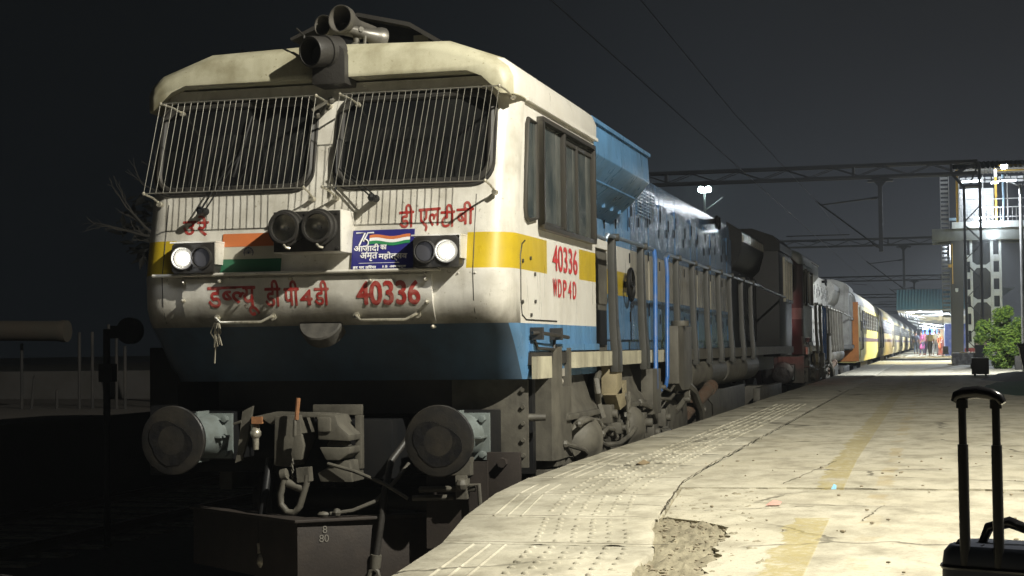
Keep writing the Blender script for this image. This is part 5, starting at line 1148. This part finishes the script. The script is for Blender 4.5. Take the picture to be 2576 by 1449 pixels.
# staircase enclosure beyond, left of the column
q = MB(); 
for k in range(34): q.box(.42, .78, YB + 4, YB + 4.2, 3.0 + k * .215, 3.10 + k * .215)
q.box(.40, .43, YB + 3.9, YB + 4.3, 2.6, 10.2); q.box(.80, .84, YB + 3.9, YB + 4.3, 2.6, 10.2); q.build('stair_screen', M_sheet, fb)
q = MB(); q.box(.68, .84, YB - .05, YB, 5.28, 5.42); q.box(.86, .90, YB - .05, YB, 4.5, 6.4); q.build('yellow_box', M_ypost, fb)
q = MB(); q.box(.78, 1.1, YB - .15, YB + .0, 7.5, 7.62); q.build('blue_box', M_bpipe, fb)
q = MB(); q.box(.98, 1.12, YB - .3, YB - .05, 4.18, 4.28); q.ball((1.05, YB - .3, 4.16), .07, 8); q.build('camera_dome', M_cpale, fb)

# masonry plinth round the mast
pl_ = thing('plinth', (1.05, 64, PZ), 'rough masonry plinth at the foot of the dark lattice mast', 'plinth')
q = MB(); q.box(.62, 2.3, 63.6, 67, PZ, 1.32); q.build('masonry', mat('rough_masonry', (.14, .14, .14), .9, gcol=(.45, .45, .45), gscale=9, gamt=.8, bump=.9, bscale=12), pl_, bevel=.02)
q = MB(); rnd = random.Random(4)
for k in range(16): q.ball((.9 + rnd.random() * 1.2, 64.2 + rnd.random(), 1.33), .07, 6, (1.4, 1, .5))
q.build('offerings', mat('mixed_flowers', (.55, .42, .2), .7, gcol=(.5, .55, .5), gscale=12, gamt=.9), pl_)
bn = thing('bench', (2.1, 63, PZ), 'low pale stone bench behind the black metal box', 'bench')
q = MB(); q.box(1.75, 2.6, 61, 61.6, 1.18, 1.26); q.build('seat', mat('pale_stone', (.5, .46, .34), .7, gamt=.5), bn, bevel=.01)
for x in (1.85, 2.4):
    q = MB(); q.box(x, x + .12, 61.05, 61.55, PZ, 1.18); q.build('leg', M_cpale, bn)

# black metal box on feet
bx = thing('equipment_box', (1.08, 42, PZ), 'small black metal box on short feet standing on the platform', 'box')
q = MB(); q.box(.87, 1.28, 42, 42.35, PZ + .045, PZ + .44); q.build('body', M_black, bx, bevel=.008)
q = MB(); q.box(.86, 1.29, 41.99, 42.36, PZ + .442, PZ + .458); q.build('lid', M_post, bx)
for x in (.92, 1.18):
    q = MB(); q.box(x, x + .05, 42.05, 42.1, PZ, PZ + .045); q.build('foot', M_black, bx)
q = MB(); q.box(.845, .868, 42.1, 42.2, PZ + .18, PZ + .32); q.build('handle', M_black, bx)

# black tapered planter at the right border
pt = thing('planter', (2.35, 43, PZ), 'tall black tapering planter below the double lamp post', 'planter')
q = MB(); q.loft([[(x0, 41.0, z), (x1, 41.0, z), (x1, 41.5, z), (x0, 41.5, z)] for x0, x1, z in ((2.08, 2.5, PZ), (1.95, 2.62, PZ + .72))]); q.box(1.93, 2.66, 40.98, 41.52, PZ + .722, PZ + .80); q.build('tub', M_black, pt)

# lamp post with two tubes
lp = thing('lamp_post', (2.27, 45, PZ), 'slim pale lamp post with two white fluorescent tubes', 'lamp post', 'lamp posts')
q = MB(); q.lathe((2.27, 45, PZ), (2.27, 45, 5.9), [(0, .06), (.5, .05), (1, .038)], 12); q.build('pole', M_post, lp)
q = MB(); q.tube([(2.27, 45, 5.82), (1.98, 45, 5.97), (1.75, 45, 6.0)], .022, 6); q.tube([(2.27, 45, 5.82), (2.56, 45, 5.97), (2.8, 45, 6.0)], .022, 6); q.build('arm', M_post, lp)
for x0, x1 in ((1.72, 2.2), (2.36, 2.84)):
    q = MB(); q.box(x0, x1, 44.95, 45.05, 6.02, 6.05); q.build('lamp_head', M_post, lp)
    q = MB(); q.cyl((x0 + .02, 45, 5.998), (x1 - .02, 45, 5.998), .018, n=8); q.build('tube_light', M_tubew, lp)
lightdata('SPOT', 'post_light', (2.0, 45, 5.9), 3800, (.92, .96, 1.0), .2, 125, (-1.2, 50.5, 0), .35, parent=lp)

# cloths spread on the platform
def heap(name, pts, hgt, m, lab, cat, seed):
    rnd = random.Random(seed); q = MB(); n = len(pts); c = Vector((sum(p[0] for p in pts) / n, sum(p[1] for p in pts) / n, PZ))
    rings = []
    for k, (s, h) in enumerate(((1, .004), (.93, .03), (.72, .6), (.45, .9), (.15, 1.0))):
        rings.append([(c.x + (x - c.x) * s, c.y + (y - c.y) * s, PZ + .006 + hgt * h * (1 if k < 2 else rnd.uniform(.6, 1.15))) for x, y in pts])
    q.loft(rings); o = q.build(name, m, ang=20); tagit(o, lab, cat); return o
heap('tarpaulin', [(.95, 37.5), (1.2, 41), (1.6, 42.5), (2.6, 42), (3.4, 39), (3.2, 35.5), (2.0, 34.5), (1.4, 35.6)], .14, mat('dark_cloth', (.045, .042, .04), .8, gamt=.4, gcol=(.09, .08, .08)), 'dark grey folded tarpaulin beside the black metal box', 'tarpaulin', 1)
heap('ground_cloth', [(.72, 29), (.95, 33), (1.5, 34.3), (2.2, 33.5), (2.3, 29), (1.9, 26.2), (1.2, 26.4)], .11, mat('green_cloth', (.02, .06, .035), .8, gamt=.3, gcol=(.05, .09, .05)), 'dark green cloth heap nearer the camera than the grey tarpaulin', 'cloth', 2)
heap('red_cloth', [(1.75, 33.5), (1.9, 35), (2.5, 35.2), (2.8, 33), (2.3, 31.8)], .12, mat('rust_cloth', (.15, .04, .025), .8, gamt=.3), 'rust red cloth bundle at the border beside the green cloth', 'cloth', 3)

# bush
def leafy(name_root, c, rad, n, leaf, cols, label, cat, trunk_h, seed, group=None):
    t = thing(name_root, (c[0], c[1], c[2] - trunk_h), label, cat, group); rnd = random.Random(seed)
    centers = []
    for k in range(26):
        while True:
            v = Vector((rnd.uniform(-1, 1), rnd.uniform(-1, 1), rnd.uniform(-1, 1)))
            if .35 < v.length < 1: break
        centers.append((Vector((v.x * rad[0], v.y * rad[1], v.z * rad[2])), rnd.uniform(.22, .42)))
    q = MB()
    for k in range(n):
        cc, rr = rnd.choice(centers); d = Vector((rnd.gauss(0, 1), rnd.gauss(0, 1), rnd.gauss(0, 1))).normalized() * rr * min(rad) * rnd.uniform(.5, 1.05)
        p = Vector(c) + cc + d
        a = Vector((rnd.gauss(0, 1), rnd.gauss(0, 1), rnd.gauss(0, .6))).normalized(); b = a.orthogonal().normalized(); L_ = leaf * rnd.uniform(.7, 1.4)
        q.mi(0 if rnd.random() < .6 else 1)
        q.add([p - a * L_, p + b * L_ * .38 + a.cross(b) * L_ * .1, p + a * L_, p - b * L_ * .38 + a.cross(b) * L_ * .1], [(0, 1, 2), (0, 2, 3)])
    q.build('crown', cols, t, ang=10)
    q = MB(); base = Vector((c[0], c[1], c[2] - trunk_h))
    for cc, rr in centers[::2]:
        m_ = base + Vector((0, 0, trunk_h * .6)); q.tube([base, m_ + cc * .2, Vector(c) + cc * .8], [trunk_h * .035, trunk_h * .025, trunk_h * .008], 5)
    q.build('trunk', mat('bark', (.06, .045, .03), .9, gamt=.5), t)
    return t
M_lf1 = mat('leaf_bright', (.22, .34, .05), .45, gcol=(.16, .20, .05), gscale=2, gamt=.6); M_lf2 = mat('leaf_dark', (.06, .12, .025), .5, gamt=.2, gcol=(.06, .09, .03))
leafy('bush', (2.15, 53, 1.85), (.88, .85, .98), 14000, .047, [M_lf1, M_lf2], 'leafy green bush growing beside the platform mast', 'bush', .95, 9)
q = MB(); q.box(2.3, 2.9, 50.8, 51.2, PZ, PZ + .42); tagit(q.build('concrete_block', M_cgrey, bevel=.01, origin=(2.6, 51, PZ)), 'small grey concrete block at the foot of the bush', 'block')

# halo shaped decoration and dark cart near the mast
sh = thing('shrine_cabinet', (1.62, 62.5, PZ), 'dark cabinet with a fan shaped pale top at the foot of the mast', 'cabinet')
q = MB(); q.box(1.42, 1.86, 62.3, 62.6, PZ, PZ + .72); q.build('body', M_black, sh)
q = MB(); q.prism([(1.64 + .2 * math.cos(a * .3927), 62.3, PZ + .74 + .2 * math.sin(a * .3927)) for a in range(9)], (0, .04, 0)); q.build('fan_top', mat('fan_paint', (.6, .45, .35), .5, gcol=(.05, .05, .05), gscale=14, gamt=.9), sh)

# ================================================================== platform canopy beyond
M_bsheet = mat('blue_roof_sheet', (.08, .20, .34), .5, gcol=(.12, .17, .22), gscale=.9, gamt=.6, streak=.5)
M_wsteel = mat('white_steel', (.60, .62, .64), .5, gamt=.2)
cp = thing('platform_canopy', (1, 100, PZ), 'platform canopy with blue sheet roof and white steel trusses lit from below', 'canopy')
q = MB()
for k in range(34):
    x = -2.30 + k * .19
    q.add([(x, 105, 3.80 - .05 * k * 0), (x + .10, 105.02, 3.80), (x + .10, 107.5, 5.15), (x, 107.5, 5.15)], [(0, 1, 2, 3)])
    q.add([(x + .10, 105.04, 3.80), (x + .19, 105.02, 3.80), (x + .19, 107.5, 5.15), (x + .10, 107.54, 5.15)], [(0, 1, 2, 3)])
q.build('end_slope', M_bsheet, cp)
q = MB(); q.add([(-2.30, 105, 3.80), (-2.0, 107.5, 5.15), (-2.0, 300, 5.15), (-2.30, 300, 3.80)], [(0, 1, 2, 3)]); q.add([(-2.0, 107.5, 5.15), (5, 107.5, 5.15), (5, 300, 5.15), (-2.0, 300, 5.15)], [(0, 1, 2, 3)]); q.build('roof', M_bsheet, cp)
q = MB()
for k in range(20): q.tube([(-2.25 , 105.3 + k * 5, 3.72), (-.6, 105.3 + k * 5, 3.35), (1.2, 105.3 + k * 5, 3.15), (3.2, 105.3 + k * 5, 3.72)], .06, 4)
for k in range(12): q.tube([(-2.2 + k * .16, 105.1 + k * .5, 3.74 - k * .04), (-2.2 + k * .16, 112, 3.5 - k * .04)], .028, 4)
for z, x in ((3.72, -2.2), (3.45, -1.3), (3.3, -.4), (3.2, .6), (3.45, 1.6)): q.tube([(x, 105, z), (x, 200, z)], .035, 4)
q.build('truss', M_wsteel, cp)
for k in range(8):
    q = MB(); q.box(.95, 1.13, 108 + k * 12, 108.18 + k * 12, PZ, 3.2); q.build('column', M_wsteel, cp)
q = MB(); q.box(-.9, 3, 106, 106.05, 2.95, 3.3); q.build('valance', M_wsteel, cp)
q = MB()
for x, y, z in ((-1.55, 107, 3.62), (.6, 106, 3.5), (-.6, 125, 3.2), (.3, 125, 3.2), (-1.0, 150, 3.2), (.4, 150, 3.2), (-1, 180, 3.2)): q.box(x - .30, x + .30, y, y + .12, z, z + .06)
q.build('tube_light', M_tubew, cp)
q = MB(); q.box(-2.27, 4.6, 105.2, 300, 3.80, 3.84)
for k in range(150): q.box(-2.25, 4.5, 105.3 + k * .5, 105.4 + k * .5, 3.72, 3.799)
q.build('soffit', M_wsteel, cp)
for k, (x, y) in enumerate(((-.8, 108), (.4, 122), (-.5, 145), (-.5, 175), (-.5, 215))): lightdata('POINT', 'canopy_light', (x, y, 2.95 if k else 3.1), 1100 if k < 2 else 1000, (.86, .94, 1.0), .3, parent=cp)
q = MB(); q.box(.25, .62, 105.2, 105.3, 3.12, 3.38); q.box(.33, .54, 105.18, 105.2, 3.19, 3.31) ; q.build('sign_box', M_lwhite, cp)
q = MB(); q.box(-1.22, -1.0, 118, 118.1, 2.7, 2.95); q.tube([(-1.11, 118, 2.95), (-1.11, 118, 3.3)], .015, 4); q.build('hanging_clock', M_wsteel, cp)
st = thing('stall', (1.4, 108, PZ), 'lit platform stall with blue panels behind the grey column', 'stall')
q = MB(); q.box(.62, 2.2, 107.4, 109.4, PZ, 2.9); q.build('booth', mat('stall_blue', (.05, .09, .35), .5, gcol=(.4, .4, .5), gscale=3, gamt=.5), st)
q = MB(); q.box(-.9, .2, 128, 128.1, 2.35, 2.75); tagit(q.build('lit_sign', mat('blue_lit_sign', (.1, .2, .6), .5, gamt=0, emit=(.15, .35, 1), estr=2.5), origin=(-.4, 128, 2.35)), 'glowing blue sign hanging under the far canopy', 'sign')
q = MB(); q.box(.2, .58, 112.2, 112.5, PZ, 2.6); tagit(q.build('kiosk_panel', mat('cream_red_panel', (.4, .12, .08), .6, gcol=(.7, .65, .4), gscale=2, gamt=.9), origin=(.4, 112.3, PZ)), 'dark red and cream kiosk panel behind the people', 'kiosk')
cr = thing('luggage_cart', (.62, 100, PZ), 'dark loaded luggage cart beside the grey column', 'cart')
q = MB(); q.box(.42, .78, 99.6, 100.6, PZ + .15, PZ + .25); q.box(.45, .76, 99.7, 100.5, PZ + .25, PZ + .62); q.build('load', M_black, cr, bevel=.02)
for yy in (99.8, 100.4):
    q = MB(); q.cyl((.42, yy, PZ + .1), (.46, yy, PZ + .1), .1, n=12); q.build('wheel', M_rubber, cr)

# ================================================================== hazy night air
def haze(dens):
    q = MB(); q.box(-70, 60, -25, 430, -1.2, 13.5); o = tagit(q.build('haze', None if False else bpy.data.materials.new('night_air')), kind='stuff')
    m = o.data.materials[0]; m.use_nodes = True; t = m.node_tree; t.nodes.remove(t.nodes['Principled BSDF'])
    v = t.nodes.new('ShaderNodeVolumePrincipled'); v.inputs['Color'].default_value = (.85, .92, 1, 1); v.inputs['Density'].default_value = dens; v.inputs['Anisotropy'].default_value = .3
    t.links.new(v.outputs[0], t.nodes['Material Output'].inputs['Volume'])
haze(.0008)

# ================================================================== people
M_skin = mat('brown_skin', (.20, .10, .06), .5, gamt=0); M_hair = mat('black_hair', (.012, .01, .01), .5, gamt=0)
def skinned(name, joints, edges, m, parent, sub=2):
    me = bpy.data.meshes.new(name); o0 = parent.location
    me.from_pydata([Vector(j[0]) - o0 for j in joints], edges, []); me.materials.append(m)
    o = bpy.data.objects.new(name, me); COL.objects.link(o); o.parent = parent
    md = o.modifiers.new('skin', 'SKIN'); md.use_smooth_shade = True
    for i, j in enumerate(joints):
        r_ = j[1]; me.skin_vertices[0].data[i].radius = (r_, r_) if not isinstance(r_, tuple) else r_
    me.skin_vertices[0].data[0].use_root = True
    s_ = o.modifiers.new('smooth', 'SUBSURF'); s_.levels = sub; s_.render_levels = sub
    dg = bpy.context.evaluated_depsgraph_get(); new = bpy.data.meshes.new_from_object(o.evaluated_get(dg)); o.modifiers.clear(); o.data = new; bpy.data.meshes.remove(me)
    return o
def person(x, y, h, face, shirt, trous, label, stride=.22, arms=.1, bag=None, cap=None, dress=None, seed=0):
    """face: heading angle; stride: step length; built from the pelvis outward"""
    t = thing('person', (x, y, PZ), label, 'person', 'people walking on the far platform')
    f = Vector((math.cos(face), math.sin(face), 0)); r_ = Vector((f.y, -f.x, 0)); k = h / 1.72
    def Pt(a, b, z): return Vector((x, y, PZ)) + (f * a + r_ * b) * k + Vector((0, 0, z * k))
    J = [(Pt(0, 0, .94), .12 * k), (Pt(.01, 0, 1.15), .115 * k), (Pt(.02, 0, 1.36), .12 * k), (Pt(.02, 0, 1.47), .055 * k), (Pt(.04, 0, 1.60), .085 * k), (Pt(.04, 0, 1.69), .06 * k)]
    E = [(0, 1), (1, 2), (2, 3), (3, 4), (4, 5)]
    for s_ in (-1, 1):
        b = len(J); st = stride * s_
        J += [(Pt(0, .10 * s_, .88), .085 * k), (Pt(st * .5 + .04, .10 * s_, .50), .058 * k), (Pt(st, .10 * s_, .09), .038 * k), (Pt(st + .13, .11 * s_, .035), .03 * k)]; E += [(0, b), (b, b + 1), (b + 1, b + 2), (b + 2, b + 3)]
        b = len(J); J += [(Pt(.02, .18 * s_, 1.38), .055 * k), (Pt(-arms * s_ - .03, .23 * s_, 1.12), .04 * k), (Pt(-arms * s_ + .10, .22 * s_, .90), .03 * k), (Pt(-arms * s_ + .15, .21 * s_, .82), .026 * k)]; E += [(2, b), (b, b + 1), (b + 1, b + 2), (b + 2, b + 3)]
    body = skinned('body', J, E, M_skin, t)
    tr = [(Pt(0, 0, .96), .135 * k), (Pt(0, 0, 1.02), .128 * k)]; te = [(0, 1)]
    for s_ in (-1, 1):
        b = len(tr); st = stride * s_
        tr += [(Pt(0, .10 * s_, .86), .10 * k), (Pt(st * .5 + .04, .10 * s_, .50), .075 * k), (Pt(st * .96, .10 * s_, .13), .058 * k)]; te += [(0, b), (b, b + 1), (b + 1, b + 2)]
    skinned('trousers', tr, te, trous, t)
    sh_ = [(Pt(0, 0, .93), .15 * k), (Pt(.01, 0, 1.15), .14 * k), (Pt(.02, 0, 1.37), .14 * k), (Pt(.02, 0, 1.45), .07 * k)]; se = [(0, 1), (1, 2), (2, 3)]
    if dress: sh_ = [(Pt(0, 0, 1.0), .15 * k), (Pt(.01, 0, 1.15), .14 * k), (Pt(.02, 0, 1.37), .14 * k), (Pt(.02, 0, 1.45), .07 * k), (Pt(0, 0, .7), .19 * k), (Pt(0, 0, .4), .22 * k)]; se += [(0, 4), (4, 5)]
    for s_ in (-1, 1):
        b = len(sh_); sh_ += [(Pt(.02, .18 * s_, 1.385), .072 * k), (Pt(-arms * s_ - .03, .235 * s_, 1.12), .055 * k)]; se += [(2, b), (b, b + 1)]
    skinned('shirt', sh_, se, shirt, t)
    q = MB(); q.ball(Pt(.02, 0, 1.665), .105 * k, 12, (1, 1, 1.0)); q.build('hair' if not cap else 'cap', cap or M_hair, t)
    if bag:
        q = MB(); c = Pt(-.20, 0, 1.22); q.obox(c, f * .09 * k, r_ * .15 * k, Vector((0, 0, .22 * k))); q.build('backpack', bag, t, bevel=.03)
    return t
F_ = mat
person(-.30, 106, 1.62, R(100), F_('cream_shirt', (.62, .56, .38), .7), F_('black_trousers', (.02, .02, .025), .7), 'person in cream shirt and black trousers carrying an olive backpack, walking away', .3, .16, bag=F_('olive_bag', (.22, .21, .13), .7))
person(.02, 107.5, 1.70, R(80), F_('white_shirt', (.65, .62, .55), .7), F_('grey_trousers', (.30, .30, .32), .7), 'person in white shirt and pale grey trousers walking beside the one with a backpack', .2, .1, cap=F_('white_cap', (.7, .68, .65), .7))
person(.26, 109, 1.60, R(250), F_('orange_cloth', (.70, .16, .04), .7), F_('orange_cloth2', (.60, .14, .05), .7), 'person wrapped in bright orange cloth near the kiosk', .05, .05, dress=True)
person(-.82, 110, 1.60, R(200), F_('magenta_cloth', (.30, .06, .18), .7), F_('dark_trousers', (.03, .03, .05), .7), 'person in magenta top standing left of the walkers', .1, .1, dress=True)
person(-.62, 111, 1.66, R(120), F_('pink_cloth', (.50, .18, .25), .7), F_('dark_trousers2', (.04, .03, .05), .7), 'person in pink shirt half behind the one with a backpack', .15, .1)
person(-1.35, 122, 1.66, R(90), F_('navy_shirt', (.05, .06, .10), .7), F_('navy_trousers', (.04, .05, .07), .7), 'person in dark blue clothes nearest the coaches', .2, .1)

# ================================================================== distant twin lamps over the yard
lm = thing('lamp_mast', (-12.3, 90, 0), 'tall thin mast with twin white lamps beyond the locomotives', 'lamp mast')
q = MB(); q.lathe((-12.2, 90, 0), (-12.2, 90, 10.3), [(0, .14), (1, .05)], 10); q.tube([(-12.5, 90, 10.25), (-11.8, 90, 10.25)], .03, 6); q.tube([(-12.2, 90, 9.2), (-11.6, 90, 9.6), (-11.2, 90, 9.9)], .03, 6); q.build('pole', M_post, lm)
for x in (-12.38, -11.98):
    q = MB(); q.cyl((x, 89.9, 10.37), (x, 89.98, 10.37), .17, n=16); q.build('lamp_head', mat('bright_lamp', (1, 1, 1), .5, gamt=0, emit=(.75, 1.0, .97), estr=90), lm)
lightdata('SPOT', 'mast_light', (-12.2, 89.6, 10.3), 700, (.8, 1, .95), .2, 140, (-11, 70, 0), .5, parent=lm)

# ================================================================== dark yard on the far side
q = MB(); q.box(-60, -9.9, 14, 300, -.11, .95); tagit(q.build('far_platform', M_wall), kind='structure')
M_dull = mat('dull_paint', (.012, .012, .012), .8, gamt=.5)
q = MB(); q.lathe((-16, 20, 2.12), (-11.62, 20.3, 2.03), [(0, .14), (.97, .14), (.985, .155), (1, .15)], 24); tagit(q.build('rusty_pipe', mat('mottled_pipe', (.038, .03, .021), .8, gcol=(.03, .035, .028), gscale=2.2, gamt=.8, bump=.3), origin=(-14, 20, 2)), 'mottled rusty pipe running level above the fence posts', 'pipe')
wl = MB(); wl.box(-30, -9.95, 25, 25.15, .95, 1.42); tagit(wl.build('low_wall', mat('pale_low_wall', (.055, .052, .05), .9, gcol=(.03, .027, .02), gscale=2, gamt=.8), origin=(-15, 25, .95)), 'low pale wall behind the fence posts in the dark', 'wall')
wl = MB(); wl.box(-11.6, -9.95, 27, 27.5, .95, 2.45); tagit(wl.build('brick_wall', mat('old_brickwork', (.14, .10, .06), .9, gcol=(.04, .03, .02), gscale=5, gamt=.8, bump=.6, bscale=10), origin=(-11, 27, .95)), 'higher rough brown wall next to the leading locomotive', 'wall')
for k, x in enumerate((-12.45, -12.3, -11.9, -11.55, -11.35, -11.1, -10.98, -10.85, -10.25, -10.1)):
    q = MB(); hh = (1.75, 1.3, 1.1, 1.9, 1.9, 2.0, 1.9, 1.7, 1.75, 1.85)[k]
    q.cyl((x, 20.5, .95), (x + (.05 if k == 1 else 0), 20.5, hh + .1), .022, n=8); q.ball((x + (.05 if k == 1 else 0), 20.5, hh + .1), .026, 6)
    o = q.build('fence_post', M_dull, origin=(x, 20.5, .95)); tagit(o, 'thin dark steel post of the row standing below the rusty pipe', 'post', 'dark posts below the rusty pipe')
sg = thing('shunting_signal', (-7.55, 14, 0), 'round black signal disc on a post left of the locomotive', 'signal')
q = MB(); q.cyl((-7.60, 14, -.1), (-7.60, 14, 1.95), .035, n=10); q.box(-7.66, -7.52, 13.95, 14.05, 1.45, 1.62); q.build('post', M_black, sg)
q = MB(); q.cyl((-7.36, 13.97, 1.93), (-7.36, 14.05, 1.93), .125, n=28); q.box(-7.56, -7.4, 13.99, 14.03, 1.86, 1.98); q.build('disc', M_black, sg)
M_dl = mat('night_foliage', (.004, .005, .003), .7, gamt=.3)
leafy('tree', (-13.5, 34, 5.2), (4.2, 2.5, 3.0), 5200, .16, [M_dl, M_dl], 'dark leafy tree behind the low wall on the far side', 'tree', 4.3, 21)
q = thing('bare_tree', (-10.0, 21.5, .95), 'leafless tree with thin forked branches left of the cab', 'tree')
tr_ = MB(); rnd = random.Random(8)
def branch(p, d, L_, r_, k):
    m1 = p + d * L_ * .5 + Vector((rnd.uniform(-1, 1), 0, rnd.uniform(-1, 1))) * L_ * .08; e = p + d * L_; tr_.tube([p, m1, e], [r_, r_ * .8, r_ * .6], 5)
    if k:
        for f, bp in ((1, e), (1, e), (.55, m1)): branch(bp, (d + Vector((rnd.uniform(-.6, .6), rnd.uniform(-.2, .2), rnd.uniform(-.45, .5)))).normalized(), L_ * rnd.uniform(.55, .85) * f, r_ * .55, k - 1)
tr_.tube([(-10.0, 21.5, .95), (-10.05, 21.5, 2.0), (-10.2, 21.4, 2.9)], [.12, .10, .08], 8)
for dd in ((-.75, -.1, .62), (-.35, 0, 1.0), (.1, 0, 1)): branch(Vector((-10.2, 21.4, 2.9)), Vector(dd).normalized(), .75, .045, 4)
tr_.build('branches', mat('pale_bark', (.045, .042, .036), .9, gamt=.3), q)
# warm floodlight for the first coaches, on a post outside the picture on the right
flood_post(8.2, 68, PZ, 7.5, 'platform floodlight with warm light standing right of the picture, near the lemon yellow coach', 11000, (1.0, .86, .42), (-2.6, 71, 1.6), 62, .12, .6)

flood_post(8.2, 93, PZ, 7.5, 'added unseen floodlight with warm light standing right of the picture, beyond the footbridge', 9000, (1.0, .86, .46), (-2.6, 99, 1.4), 80, .12, .6)  # added out of view to warm the light on the farther coaches
